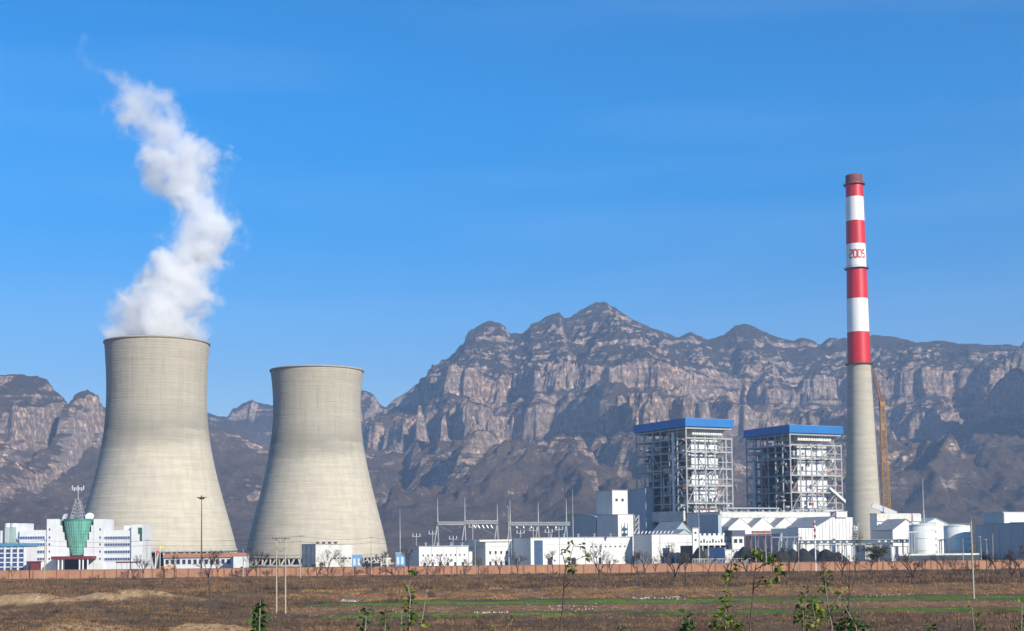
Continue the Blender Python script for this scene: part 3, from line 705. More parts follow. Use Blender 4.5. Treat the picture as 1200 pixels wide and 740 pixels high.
    for k in range(34):
        z = rg.uniform(lv[6], lv[0]); s = rg.uniform(.18, .92); o = P(s, -.012, z); mt = rg.choice([M_PIPE, M_STEELG, M_INNER, M_STEELG, M_RUST if red > .2 else M_STEELG])
        if rg.random() < .5: MB().hexa(o, B_*rg.uniform(.8, 3.0), A_*1.5, UP*rg.uniform(.6, 2.4)).build('equipment_box', mt, t)
        else: MB().cyl(o, o + B_*rg.uniform(-3, 3) + UP*rg.uniform(-5, 5), rg.uniform(.18, .4), n=8).build('pipe', mt, t)
    for k in range(4):
        z = lv[k+1]; s = .84; g = MB()       # zigzag stairs in the right bay
        g.bar(P(.80, .03, z), P(.93, .03, z+(lv[k]-lv[k+1])/2), .25, .8); g.bar(P(.93, .03, z+(lv[k]-lv[k+1])/2), P(.80, .03, lv[k]), .25, .8)
        g.build('stair_flight', M_STEEL, t)
    return t, C2, lb, la, lv, P
t, C2, lb, la, lv, P = boiler_house(803, 820, 742, 860, 490, 'open steel boiler house with blue roof, left of its twin and nearer the white block', 3, .12)
MB().cyl(P(-.01, .24, 8), P(-.01, .24, lv[0]+4), 1.0, n=14).build('riser_pipe', M_PIPE, t)
MB().hexa(P(-.02, .02, ZZ(790, 611, 830)), A_*(la*.78), -B_*1.5, UP*6).build('white_duct', M_WALL2, t)
t, C2, lb, la, lv, P = boiler_house(925, 868, 871, 988, 498, 'open steel boiler house with blue roof, right of its twin and beside the chimney', 9, .4)
MB().bar(P(.72, -.03, lv[3]+3), P(1.08, -.03, lv[4]+4), 1.1, 1.6).build('white_chute', M_WALL, t)
MB().cyl(P(-.02, .8, 12), P(-.02, .8, lv[1]), 1.2, n=14).build('riser_pipe', M_PIPE, t)

# ---- tall white block and its lower parts, left of the boilers
b1 = rb('coal_bunker_tower', 'tall white bunker tower with two small openings near its top', 'tower block', 718, 790, 707, 736, 575, minA=18)
for px in (723, 730):
    s = spx(b1, px); zz_ = ZZ(px, 586, 790); onface(MB(), b1['C'], 'b', s-.8, s+.8, zz_-.8, zz_+.8, .1).build('opening', M_WIN, b1['t'])
b2 = rb('transfer_house', 'white transfer house stepped in front of the bunker tower', 'building', 724.5, 772, 700, 742.5, 603.5)
onface(MB(), b2['C'], 'a', 6, 8, 8, 10, .1).build('opening', M_WIN, b2['t'])
zt_ = ZZ(700, 603, 795); C = Vector((GX(699, 795, 12), 795, 0))
t = thing('crusher_house', 'blue grey shaded hall with low curved roof beside the transfer house', 'building', (C.x, C.y, 0))
L = 46; prof = [C + UP*-1, C + A_*L + UP*-1]
for i in range(9):
    u = 1 - i/8; prof.append(C + A_*(L*u) + UP*(zt_-1.5 + 2.3*math.sin(math.pi*u)))
MB().prism(prof, B_*14).build('wall', M_SHADESHEET, t)
g = MB()
for i in range(8):
    u0, u1 = i/8, (i+1)/8
    g.bar(C - B_*.3 + A_*(L*u0) + UP*(zt_-1.35 + 2.3*math.sin(math.pi*u0)), C - B_*.3 + A_*(L*u1) + UP*(zt_-1.35+2.3*math.sin(math.pi*u1)), .5)
g.build('roof_edge', M_TRIM, t)
b3 = rb('bunker_bay', 'bay with blue grey shade painted into its walls behind the white tower', 'building', 757, 850, 736, 766, 573, wall=M_SHADESHEET)  # box added for a wall in shade, its blue grey is painted
st = thing('stair_scaffold', 'slender steel stair tower against the white transfer house', 'stair tower', (GX(747, 765), 765, 0))
g = MB(); x0 = GX(744.5, 765, 10); x1 = GX(749.5, 765, 10); zt_ = ZZ(747, 604, 765)
for x in (x0, x1):
    for y in (765, 768): MB().bar((x, y, -1), (x, y, zt_), .3).build('post', M_STEEL, st)
for k in range(9):
    z = zt_*k/9; g.bar((x0, 765, z), (x1, 765, z+zt_/9), .25, .7); g.box(x0-.2, x1+.2, 764.8, 768.2, z, z+.15)
g.build('stair_flights', M_STEEL, st)

# ---- long low white building in front
b4 = rb('long_store', 'long low white building with blue sliding door at its left end', 'building', 622, 640, 600, 741.5, 631)
s0, s1 = spx(b4, 626), spx(b4, 636)
onface(MB(), b4['C'], 'b', s0, s1, -.5, b4['H']-1, .15).build('sliding_door', M_BLUEDOOR, b4['t'])
onface(MB(), b4['C'], 'b', 0, b4['Lb'], b4['H']-3.2, b4['H']-3.0, .1).build('string_course', M_TRIM, b4['t'])
s0, s1 = spx(b4, 690), spx(b4, 735); windows(b4, 'b', 8, s0, s1, b4['H']-4.6, b4['H']-4.0, frac=.3)
for pa, pb in ((641, 647), (669, 675), (701, 705)):
    windows(b4, 'b', 1, spx(b4, pa), spx(b4, pb), 1.5, 5.0, frac=.8)
# buildings to the left of it
b5 = rb('pump_house', 'white boxy building with flat projecting roof left of the long store', 'building', 569, 650, 538, 599, 634.5)
g = MB().hexa(b5['C'] - B_*3.5 + UP*(b5['H']-.2) + NB*.8, B_*(b5['Lb']+3.5), -NB*8, UP*.9); g.build('projecting_roof', M_WALL, b5['t'])
windows(b5, 'b', 4, 1, b5['Lb']-1, 1.2, 3.6, frac=.35); windows(b5, 'b', 4, 1, b5['Lb']-1, 7.2, 8.6, frac=.3)
b6 = rb('switchgear_hall', 'low wide white hall with small dark openings beside the second cooling tower', 'building', 491, 640, 477, 549, 641)
windows(b6, 'b', 10, 1, b6['Lb']-1, 6.6, 7.4, frac=.22); windows(b6, 'b', 6, 1, b6['Lb']-1, 1.8, 3.6, frac=.3); ribs(b6, 'b', 4, b6['Lb'], -.5, b6['H'])
b6b = rb('switchgear_annex', 'small white lean-to at the right end of the wide hall', 'building', 549.5, 655, 547, 553.5, 643)
b7 = rb('shade_blue_store', 'store with blue grey shade in its wall colour, seen behind the low white hall', 'building', 549, 700, 500, 552, 634.5, wall=M_SHADESHEET)  # stands in for the shaded left side of the white pump house
b8 = rb('shaded_store', 'shed with painted blue grey shade on its walls between the pump house and the long store', 'building', 622, 690, 603, 623, 631, wall=M_SHADESHEET)  # stands in for the long store's left face, shade painted as wall colour
b8b = rb('shaded_annex', 'low annex with shade painted into its wall colour between the cooling tower and the white hall', 'building', 490, 668, 474, 491, 641, wall=M_SHADESHEET)  # stands in for the wide hall's left face with its shade painted on
# building right of the long store
b9 = rb('workshop', 'tall white workshop with row of slanted roof louvers', 'building', 764, 650, 743, 811, 627)
windows(b9, 'b', 3, spx(b9, 770), spx(b9, 805), 1.5, 5.2, frac=.30)
onface(MB(), b9['C'], 'b', 0, b9['Lb'], b9['H']-4, b9['H']-3.8, .1).build('string_course', M_TRIM, b9['t'])
lo = thing('roof_louvers', 'row of white slanted louvers on the workshop roof', 'louvers', tuple(b9['C'] + UP*(b9['H']+.35)))
for i in range(11):
    p = b9['C'] + A_*(14-i*1.3) + B_*(-1 + i*1.3) + UP*(b9['H']+.4)
    MB().hexa(p, B_*1.0 + UP*1.1, A_*.5, UP*.55).build('louver_blade', M_WALL, lo)
# gabled sheds behind the workshop
def gable(name, label, px_l, px_r, D, py_eave, py_ridge, Ld, wall, roof, face=True, z0=-1.0):
    """ridge runs along A_, gable end faces along B_"""
    z_ = ZZ(px_l, py_eave, D); zr = ZZ(px_l, py_ridge, D); C = Vector((GX(px_l, D, z_), D, 0)); k = GX(px_r, D, z_)/D
    L = (k*D-C.x)/(.888-.46*k); t = thing(name, label, 'building', (C.x, C.y, 0))
    MB().prism([C + UP*z0, C + B_*L + UP*z0, C + B_*L + UP*z_, C + B_*(L/2) + UP*zr, C + UP*z_], A_*Ld).build('wall', wall, t)
    for s, (e0, e1) in ((0, (0, .5)), (1, (1, .5))):
        p0 = C + B_*(L*e0) + UP*(z_+.05) + (B_*(-.4) if s == 0 else B_*.4) - A_*.4; p1 = C + B_*(L*e1) + UP*(zr+.05) - A_*.4
        MB().hexa(p0, p1-p0, A_*(Ld+.8), UP*.3).build('roof_slope', roof, t)
    return t, C, L
gable('grey_shed', 'grey roofed shed behind the workshop louvers', 788, 812, 690, 627, 612, 20, M_SHADESHEET, M_GREYR)
gable('dark_shed', 'dark roofed low shed right of the workshop', 795, 810, 668, 627, 621, 8, M_SHADESHEET, M_GREYR)
b10 = rb('grey_annex', 'grey sheet clad annex standing under the first boiler house', 'building', 842, 700, 820, 846, 604, wall=M_SHADESHEET)
# ornamental white screen building with round and square openings
b11 = rb('screen_wall_building', 'white building with toothed parapet and pattern of small openings over the coal', 'building', 813, 640, 811.5, 858, 628, roof=False, z0=ZZ(830, 639.5, 640))
H11 = b11['H']; base11 = ZZ(830, 639.5, 640)
g = MB()
for i in range(8): onface(g, b11['C'], 'b', b11['Lb']*(i+.1)/8, b11['Lb']*(i+.6)/8, H11, H11+1.0, 0, .6)
g.build('parapet_teeth', M_WALL, b11['t'])
rw = random.Random(4)
for i in range(13):
    s = b11['Lb']*(i+.5)/13
    onface(MB(), b11['C'], 'b', s-.42, s+.42, base11+1.3, base11+(2.2 if i % 3 else 3.0), .1).build('opening', M_WIN, b11['t'])
for i in range(6):
    s = b11['Lb']*(i*2+1)/13; MB().bar(wallpt(b11['C'], 'b', s, -1), wallpt(b11['C'], 'b', s, base11), .6).build('post', M_CONC, b11['t'])
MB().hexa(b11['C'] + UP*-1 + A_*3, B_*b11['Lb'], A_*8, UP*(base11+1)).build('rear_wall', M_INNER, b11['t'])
b11b = rb('corner_turret', 'small white square turret at the left end of the patterned screen', 'building', 812, 638, 811, 819.5, 619.5)
for zq in (623.5, 632): onface(MB(), b11b['C'], 'b', 1.0, 2.1, ZZ(815, zq+2.2, 638), ZZ(815, zq, 638), .1).build('opening', M_WIN, b11b['t'])
b11c = rb('blue_garage', 'low blue grey garage under the patterned screen', 'building', 849, 622, 831, 850, 643, wall=M_BLUEC)
b11d = rb('white_kiosk', 'small white kiosk by the brick wall in front of the coal', 'building', 850, 612, 848.5, 867, 645)
b11e = rb('small_office', 'small two window white office with dark blue roof beside the patterned screen', 'building', 858.5, 645, 857, 872, 629)
MB().hexa(b11e['C'] + UP*(b11e['H']+.36) - A_*.5 - B_*.5, B_*(b11e['Lb']+1), A_*6, UP*2.6).build('roof', mat('navy_roof', (.07,.09,.14), .7), b11e['t'])
windows(b11e, 'b', 2, .3, b11e['Lb']-.3, b11e['H']-3, b11e['H']-1.2, frac=.6)

# ---- turbine hall: long white top band with saw-tooth gables along its front
bt = rb('turbine_hall', 'long white turbine hall with saw-tooth gables below its flat top band', 'turbine hall', 844, 720, 838, 973, 600.5, minA=30)
Ct, Lt, Ht = bt['C'], bt['Lb'], bt['H']
zb0 = ZZ(850, 607, 720); zb1 = ZZ(850, 619, 720)
onface(MB(), Ct, 'b', 0, Lt, zb0, Ht-.4, .5).build('top_band', M_WALL2, bt['t'])
ng = 5; w = Lt/ng
for i in range(ng):
    o = Ct + B_*(w*i) + NB*.5
    MB().prism([o + B_*(w*.02) + UP*zb1 + NB*7, o + B_*(w*.98) + UP*zb1 + NB*7, o + B_*(w*.5) + UP*(zb0-.3) + NB*7], -NB*7.4).build('gable', M_WALL, bt['t'])
    for (e0, e1) in ((.0, .5), (1.0, .5)):
        p0 = o + B_*(w*e0) + UP*(zb1+.1) + NB*7.1; p1 = o + B_*(w*e1) + UP*(zb0-.2) + NB*7.1
        MB().hexa(p0, p1-p0, -NB*7.0, UP*.2).build('gable_roof', M_GREYR, bt['t'])
MB().hexa(Ct + NB*.5 + UP*ZZ(850, 636, 720), B_*Lt, NB*7.0, UP*(zb1-ZZ(850, 636, 720)-.05)).build('front_bay', M_WALL, bt['t'])
g = MB().hexa(Ct + B_*(Lt*.2) + NB*7.5 + UP*(ZZ(880, 625, 715)), B_*(Lt*.22), NB*.5, UP*1.2); g.build('red_band', M_RUST, bt['t'])
g = MB()
for i in range(16): g.hexa(Ct + B_*(Lt*(i+.5)/16) + A_*3 + UP*(Ht+.36), B_*rnd.uniform(.6,2.5), A_*1.5, UP*rnd.uniform(.5, 1.6))
g.build('roof_vents', M_STEELG, bt['t'])
g = MB(); g.bar(Ct + B_*5 + UP*(Ht+2.2) + A_*2, Ct + B_*(Lt*.55) + UP*(Ht+2.2) + A_*2, .7)
for i in range(6): g.bar(Ct + B_*(5+i*Lt*.1) + UP*(Ht+.3) + A_*2, Ct + B_*(5+i*Lt*.1) + UP*(Ht+2.2) + A_*2, .3)
g.build('pipe_rack', M_STEELG, bt['t'])
# ribbed white building with sloping roof by the chimney
C = Vector((GX(936, 690, 8), 690, 0)); k = GX(1000, 690, 8)/690; Lr = (k*690-C.x)/(.888-.46*k); zl = ZZ(945, 619, 690); zh = ZZ(985, 606.5, 700)
t = thing('ribbed_hall', 'white ribbed hall with sloping dark roof just left of the chimney', 'building', (C.x, C.y, 0))
MB().prism([C + UP*-1, C + B_*Lr + UP*-1, C + B_*Lr + UP*zh, C + B_*(Lr*.62) + UP*zh, C + B_*(Lr*.30) + UP*zl, C + UP*(zl)], A_*22).build('wall', M_WALL, t)
g = MB()
for i in range(17):
    s = Lr*i/16; zt_ = zl if s < Lr*.3 else (zl + (zh-zl)*min(1, (s-Lr*.3)/(Lr*.32)))
    onface(g, C, 'b', s-.12, s+.12, ZZ(960, 632, 690), zt_-.2, .12)
g.build('wall_ribs', M_TRIM, t)
p0 = C + B_*(Lr*.29) + UP*(zl+.1) - A_*.5; p1 = C + B_*(Lr*.62) + UP*(zh+.15) - A_*.5
MB().hexa(p0, p1-p0, A_*23, UP*.4).build('sloping_roof', M_GREYR, t)
b12 = rb('roof_cabin', 'small white cabin on top of the ribbed hall', 'building', 981, 700, 979, 993.5, 600, z0=zh)
b12['t'].location = b12['t'].location
# conveyor gallery along the front
cg = thing('conveyor_gallery', 'long dark raised conveyor gallery with a row of small white panels', 'conveyor', (GX(940, 650), 650, 0))
xa, xb = GX(938, 650, 12), GX(1066, 650, 12); zg0, zg1 = ZZ(1000, 637, 650), ZZ(1000, 633.2, 650)
MB().box(xa, xb, 650, 653, zg0, zg1).build('gallery_body', mat('gallery_sheet', (.09,.12,.16), .6), cg)
n_ = 34
for i in range(n_):
    x = xa + (xb-xa)*(i+.5)/n_
    if i % 2 == 0 and not (14 < i < 24): MB().box(x-.55, x+.55, 649.9, 650.02, zg0+.45, zg1-.35).build('panel', M_WALL, cg)
MB().box(xa, xb, 649.6, 653.4, zg1+.003, zg1+.2).build('roof', M_TRIM, cg)
for i in range(9):
    x = xa + (xb-xa)*(i+.5)/9; MB().bar((x, 651.5, -1), (x, 651.5, zg0), .5).build('trestle', M_STEEL, cg)
b13 = rb('yard_house', 'low white yard house between the coal and the raised conveyor', 'building', 938, 662, 931, 958, 638)
windows(b13, 'b', 3, 1, b13['Lb']-1, 3.5, 5.5, frac=.45)
b13b = rb('grey_yard_store', 'blue grey store with dark door behind the coal heaps', 'building', 915, 668, 872, 917, 626.5, wall=M_SHADESHEET)
b14 = rb('yard_workshop', 'white walled workshop with pale yellow door under the conveyor by the chimney', 'building', 1014, 668, 1002, 1033, 640)
onface(MB(), b14['C'], 'b', .5, 4.2, .5, 5, .15).build('door', mat('cream_door', (.72,.68,.48), .7), b14['t'])
b15 = rb('glazed_store', 'small white store with wide window under the conveyor', 'building', 1053, 662, 1048, 1064, 641)
windows(b15, 'b', 1, .5, b15['Lb']-.5, 2.5, 4.5, frac=.8)
# hall right of the chimney
zl = ZZ(1034, 609, 720); b16 = rb('right_turbine_hall', 'white ribbed hall with flat roof just right of the chimney', 'building', 1028, 735, 1020, 1078, 602.5)
ribs(b16, 'b', 9, b16['Lb']*.55, 0, b16['H']-5); onface(MB(), b16['C'], 'b', -.5, b16['Lb']+.5, b16['H']-4, b16['H'], .8).build('roof_band', M_WALL2, b16['t'])
t, C, L = gable('right_gable_shed', 'white gabled shed between the flat hall and the storage tank', 1046, 1078, 715, 622, 609, 14, M_WALL, M_GREYR)
t, C, L = gable('low_pitched_shed', 'low pitched pale roofed shed behind the two storage tanks', 1078, 1115, 745, 617, 608, 20, M_WALL, M_SHADESHEET)
t = thing('inclined_conveyor', 'white inclined conveyor gallery rising behind the chimney foot', 'conveyor', (GX(1034, 760), 760, 0))
p0 = W(1050, 603, 760); p1 = W(1022, 592, 762); MB().bar(p0, p1, 3, 3).build('gallery_body', M_WALL, t)
MB().bar((p0.x, 760, -1), (p0.x, 760, p0.z-1.3), .8).build('trestle', M_STEEL, t)

# ---- storage tanks
M_TANK = mat('tank_paint', (.70, .72, .66), .45, var=.08, scale=.3, stretch=(1,1,.3))
def tank(pl, pr, ptop, pbot, D, label):
    zt_ = ZZ((pl+pr)/2, ptop, D); r = (GX(pr, D)-GX(pl, D))/2; cx = (GX(pr, D, 8)+GX(pl, D, 8))/2
    t = thing('storage_tank', label, 'tank', (cx, D, 0), 'white cylindrical storage tanks')
    MB().lathe((cx, D, 0), [(r, -1), (r, zt_), (r*.6, zt_+.5), (.05, zt_+.8)], 56).build('shell', M_TANK, t, True)
    g = MB()
    for z in (zt_*.35, zt_*.66, zt_-.2): g.lathe((cx, D, 0), [(r, z-.12), (r+.14, z-.12), (r+.14, z+.12), (r, z+.12)], 56, closed=True)
    g.build('stiffening_rings', M_TANK, t)
    g = MB()
    for i in range(28):
        a = 2*math.pi*i/28; g.bar((cx+r*.97*math.cos(a), D+r*.97*math.sin(a), zt_), (cx+r*.97*math.cos(a), D+r*.97*math.sin(a), zt_+1.1), .08)
    g.lathe((cx, D, 0), [(r*.965, zt_+1.0), (r*.975, zt_+1.0), (r*.975, zt_+1.1), (r*.965, zt_+1.1)], 56, closed=True); g.build('railing', M_STEELG, t)
    for i in range(5):
        z = zt_*(.12+.17*i); a = R(-42); MB().hexa((cx+(r+.05)*math.cos(a)-.35, D+(r+.05)*math.sin(a)-.35, z), (.7,0,0), (0,.7,0), (0,0,.9)).build('stair_landing', M_STEELG, t)
    return t
tank(1066.5, 1097.5, 615.5, 652, 665, 'left of the two white storage tanks, nearer the chimney')
tank(1107, 1137, 616.5, 650, 675, 'right of the two white storage tanks, beside the tall utility pole')
for (p0, p1, D, lab) in ((1054, 1160, 640, 'long low concrete bund wall in front of the two storage tanks'),):
    w_ = MB().box(GX(p0, D), GX(p1, D), D, D+1, -1, ZZ(1100, 651, D)).build('bund_wall', M_INNER); tag(w_, 'low dark bund wall in front of the storage tanks', 'wall')
    c_ = MB().box(GX(p0, D), GX(p1, D), D-.2, D+1.2, ZZ(1100, 651, D)+.003, ZZ(1100, 649, D)).build('coping', M_WALL, w_)
# pipe frame beside the tank
t = thing('pipe_rack', 'grey steel pipe rack beside the left storage tank', 'pipe rack', (GX(1069, 645), 645, 0))
for px in (1066, 1069, 1072, 1076): MB().bar((GX(px, 645), 645, -1), (GX(px, 645, 8), 645, ZZ(px, 624, 645)), .35).build('post', M_STEEL, t)
MB().bar((GX(1065, 645, 12), 645, ZZ(1065, 624, 645)), (GX(1097, 645, 12), 645, ZZ(1090, 622, 645)), .5).build('pipe', M_PIPE, t)

# ---- big building at the right edge
b17 = rb('right_workshop', 'large pale clad workshop at right edge with white framed canopy', 'building', 1176, 640, 1153, 1232, 601, wall=M_SHADESHEET)
s_ = spx(b17, 1178)
g = MB(); onface(g, b17['C'], 'b', 0, b17['Lb'], b17['H']-4.5, b17['H']-.05, .9); onface(g, b17['C'], 'b', 0, 3.4, b17['H']-8, b17['H']-4.5, .9); g.build('white_canopy', M_WALL, b17['t'])
onface(MB(), b17['C'], 'b', 3.5, b17['Lb'], b17['H']-7.2, b17['H']-4.6, .05).build('glazing', M_WIN, b17['t'])
for q, z in ((7, 13.5), (4, 9.5), (9, 6)): onface(MB(), b17['C'], 'a', q, q+1, z-.6, z+.6, .1).build('vent', M_WIN, b17['t'])
C = Vector((GX(1215, 618, 8), 618, 0)); t = thing('mono_pitch_store', 'blue grey shaded store with sloping roof line at right edge', 'building', (C.x, C.y, 0)); La = 36
za_, zb_ = ZZ(1200, 612, 618), ZZ(1177, 615.5, 640)
MB().prism([C + UP*-1, C + A_*La + UP*-1, C + A_*La + UP*zb_, C + UP*za_], B_*20).build('wall', M_SHADESHEET, t)
MB().hexa(C + UP*(za_+.01) - B_*.3 - A_*.5, (A_*La + UP*(zb_-za_))*1.02, B_*20.6, UP*.3).build('roof', M_TRIM, t)
g = MB()
for i in range(6): onface(g, C, 'a', La*i/5-.1, La*i/5+.1, 0, min(za_, zb_)-1, .12)
onface(g, C, 'a', 0, La, 8.2, 8.4, .12); g.build('wall_ribs', M_TRIM, t)

# ---- coal heaps
def heap(px, D, rx, ry, h, label, seed, px_h=None):
    cx = GX(px, D); g = MB(); n_ = 28; rings = 9; rg = random.Random(seed); ph = [rg.uniform(0, 6.3) for _ in range(4)]
    vs = []; fs = []
    for j in range(rings+1):
        f = 1 - j/rings
        for i in range(n_):
            a = 2*math.pi*i/n_; k = 1 + .10*math.sin(3*a+ph[0]) + .06*math.sin(5*a+ph[1])
            z = h*(1-f*f*.9)*(1 if f > .01 else .99)*(.72+.28*(1-f)) if f < 1 else -1
            vs.append((cx + rx*f*k*math.cos(a), D + ry*f*k*math.sin(a), z + rg.uniform(-.12, .12)))
    for j in range(rings):
        for i in range(n_): fs.append((j*n_+i, j*n_+(i+1) % n_, (j+1)*n_+(i+1) % n_, (j+1)*n_+i))
    o = g.add(vs, fs).build('coal_heap', M_COAL, None, True); tag(o, label, 'coal heap', 'coal heaps behind the brick wall')
    return o
for i, (px, D, rx, ry, pt, lab) in enumerate([
    (820, 618, 5, 6, 641, 'small coal heap at the left, under the patterned screen'), (872, 612, 6, 7, 640.5, 'coal heap just right of the white kiosk'),
    (886, 610, 7, 7, 640, 'coal heap behind the paired light posts'), (901, 612, 7, 7, 643, 'low coal heap left of the tall trestle post'),
    (916, 608, 7, 7, 645, 'lowest coal heap in the middle of the row'), (929, 610, 6, 7, 643, 'coal heap behind the leaning whitish pole'),
    (942, 608, 7, 7, 642.5, 'coal heap left of the red and white pole'), (954, 609, 7, 7, 642.5, 'coal heap at the foot of the red and white pole'),
    (968, 607, 8, 8, 643.5, 'coal heap second from the right end of the row'), (982, 609, 6, 7, 647, 'small coal heap at the right end of the row')]):
    heap(px, D, rx, ry, ZZ(px, pt, D), lab, i)

# ---- tower crane behind the chimney
M_YEL = mat('crane_yellow', (.42, .22, .05), .6, var=.2, scale=.5); M_CRUST = mat('crane_brown', (.28, .14, .08), .7)
cr = thing('lattice_crane', 'yellow lattice crane standing behind the chimney', 'crane', (GX(1041, 870), 870, 0))
def lattice(p, q, w0, w1, n, bar_w=.3):
    g = MB(); p = Vector(p); q = Vector(q); d = (q-p).normalized(); tt = Vector((0, 1, 0)); a = d.cross(tt).normalized(); b = d.cross(a).normalized()
    cor = lambda f, i: p + (q-p)*f + (a*((-1, 1, 1, -1)[i]) + b*((-1, -1, 1, 1)[i]))*((w0+(w1-w0)*f)/2)
    for i in range(4): g.bar(cor(0, i), cor(1, i), bar_w*1.3)
    for k in range(n):
        for i in range(4):
            j = (i+1) % 4; g.bar(cor(k/n, i), cor((k+1)/n, j), bar_w*.8); g.bar(cor(k/n, i), cor(k/n, j), bar_w*.8); g.bar(cor(k/n, j), cor((k+1)/n, i), bar_w*.6)
    return g
p0 = Vector((GX(1041, 870), 870, -.5)); p1 = W(1038, 474, 870); p1.x = p0.x - 1.2
lattice(p0, p1, 5.2, 2.6, 22, .27).build('mast', M_YEL, cr)
lattice(p1, W(1022, 432, 872), 2.2, 1.0, 12, .22).build('jib', M_CRUST, cr)
MB().box(p1.x-1.6, p1.x+1.6, 868.4, 871.6, p1.z-1.5, p1.z+1.6).build('crane_cab', M_YEL, cr)
MB().bar(p1 + Vector((0, 0, 6)), W(1022, 432, 872), .15).bar(p1, p1 + Vector((.5, 0, 6)), .4).bar(p1 + Vector((0, 0, 6)), p1 + Vector((7, 0, 1)), .15).build('stay_ropes', M_STEELD, cr)

# ---- switchyard gantry
sy = thing('switchyard_gantry', 'grey steel switchyard gantry with tall lightning spikes behind the white halls', 'gantry', (GX(580, 720), 720, 0))
zb = ZZ(580, 612.5, 720)
def aframe(px, pt, D=720):
    x = GX(px, D, 15); zt_ = ZZ(px, 612, D); x0 = GX(px, D)
    for s in (-1, 1): MB().bar((x0+s*2.4-1.2, D, -1), (x, D, zt_), .5).build('a_frame_leg', M_STEEL, sy)
    MB().bar((x0-2.2, D, zt_*.42), (x0+.8, D, zt_*.42), .3).build('cross_tie', M_STEEL, sy)
    MB().cyl((x, D, zt_), (x, D, ZZ(px, pt, D)), .35, .1, 8).build('lightning_spike', M_STEEL, sy)
for px, pt in ((513, 584), (545, 583), (583, 590), (598, 586), (631, 589), (664, 585)): aframe(px, pt)
for p0, p1, yy in ((513, 545, 613.5), (545, 584, 612), (596, 631, 614), (631, 668, 614)):
    a = Vector((GX(p0, 720, zb), 720, ZZ(p0, yy, 720))); b = Vector((GX(p1, 720, zb), 720, ZZ(p1, yy, 720)))
    lattice(a, b, 1.5, 1.5, 16, .26).build('lattice_beam', M_STEEL, sy)
ins = mat('insulator_porcelain', (.75,.72,.68), .3)
for px in (555, 560, 565, 570, 575, 604, 612, 621, 640, 650):
    z_ = ZZ(px, 615.5, 720); x = GX(px, 720, z_); MB().cyl((x, 720, z_), (x+1.0, 720, z_-1.7), .3, .3, 8).build('insulator', ins, sy)
for (pa, pb, y0, y1) in ((514, 522, 616, 620), (522, 530, 620, 624), (536, 545, 620, 614), (556, 582, 616, 628), (600, 616, 616, 622), (616, 630, 622, 616), (632, 650, 616, 623), (650, 664, 623, 616)):
    MB().bar(W(pa, y0, 720), W(pb, y1, 720), .12).build('conductor', M_STEELG, sy)
for px, pt in ((488, 629), (507, 626), (531, 632), (554, 618), (610, 625), (625, 622), (643, 624), (655, 621)):
    z_ = ZZ(px, pt, 705); x = GX(px, 705, z_); t = thing('bus_support', 'grey steel busbar post in the switchyard', 'post', (x, 705, 0), 'busbar posts')
    MB().bar((x, 705, -1), (x, 705, z_), .4).build('post', M_STEELG, t); MB().bar((x-2.2, 705, z_), (x+2.2, 705, z_), .35).build('cross_arm', M_STEEL, t)
    for s in (-1.8, 0, 1.8): MB().cyl((x+s, 705, z_+.2), (x+s, 705, z_+1.6), .2, .15, 8).build('insulator', ins, t)

# ---- slender masts and light poles inside the plant
def mast(px, pt, D, label, r=.35, mt=None, name='lightning_mast', cat='mast', lean=0):
    x = GX(px, D); z_ = ZZ(px, pt, D); t = thing(name, label, cat, (x, D, 0))
    MB().cyl((x, D, -1), (x, D, z_*.62), r, r*.75, 10).build('lower_pole', mt or M_STEEL, t)
    MB().cyl((x, D, z_*.62), (x, D, z_), r*.5, r*.25, 8).build('upper_spike', mt or M_STEEL, t); return t, x, z_
mast(469, 597, 700, 'slender grey mast just right of the second cooling tower')
mast(672, 574, 730, 'slender grey mast behind the curved roofed hall')
mast(1084, 561, 740, 'slender grey mast rising behind the left storage tank', .6)
mast(870, 603, 735, 'short whitish vent pipe between the boiler houses', .8)
for px, pt, D, lab in ((596.5, 594, 600, 'tall white light pole in front of the pump house'), (820, 586, 612, 'tall white pole in front of the patterned screen'),
                       (830, 634, 600, 'short light post at the left of the blue garage'), (898, 621, 600, 'taller of the two light posts behind the coal heaps'), (904.5, 624, 603, 'shorter of the two light posts behind the coal heaps'),
                       (886, 624, 603, 'thin light post at the coal heap left of the pair'), (987, 634, 600, 'tall light post near the chimney foot'), (993, 637, 603, 'thin light post right next to the chimney foot'),
                       (1066, 630, 600, 'white light post left of the storage tanks'), (1150, 629, 600, 'thin light post right of the storage tanks'), (1157, 632, 605, 'thin light post nearest the right workshop')):
    t, x, z_ = mast(px, pt, D, lab, .28, name='light_pole', cat='light pole')
    MB().box(x-.8, x+.2, D-.3, D+.3, z_-.3, z_).build('lamp_head', M_STEELG, t)
# high mast floodlight
x = GX(236, 600); z_ = ZZ(236, 583, 600); t = thing('high_mast_light', 'tall dark floodlight mast in front of the larger cooling tower', 'floodlight mast', (x, 600, 0))
MB().cyl((x, 600, -1), (x, 600, z_), .40, .16, 12).build('mast', M_STEELD, t)
MB().lathe((x, 600, z_-1.0), [(.2, 0), (1.1, .2), (1.2, .6), (.3, 1.0), (.3, 1.4), (.05, 2.0)], 20).build('head_ring', M_STEELD, t)
for i in range(8):
    a = 2*math.pi*i/8; MB().bar((x+.8*math.cos(a), 600+.8*math.sin(a), z_-.4), (x+2.0*math.cos(a), 600+2.0*math.sin(a), z_-.05), .5, .3).build('floodlight', M_STEELD, t)

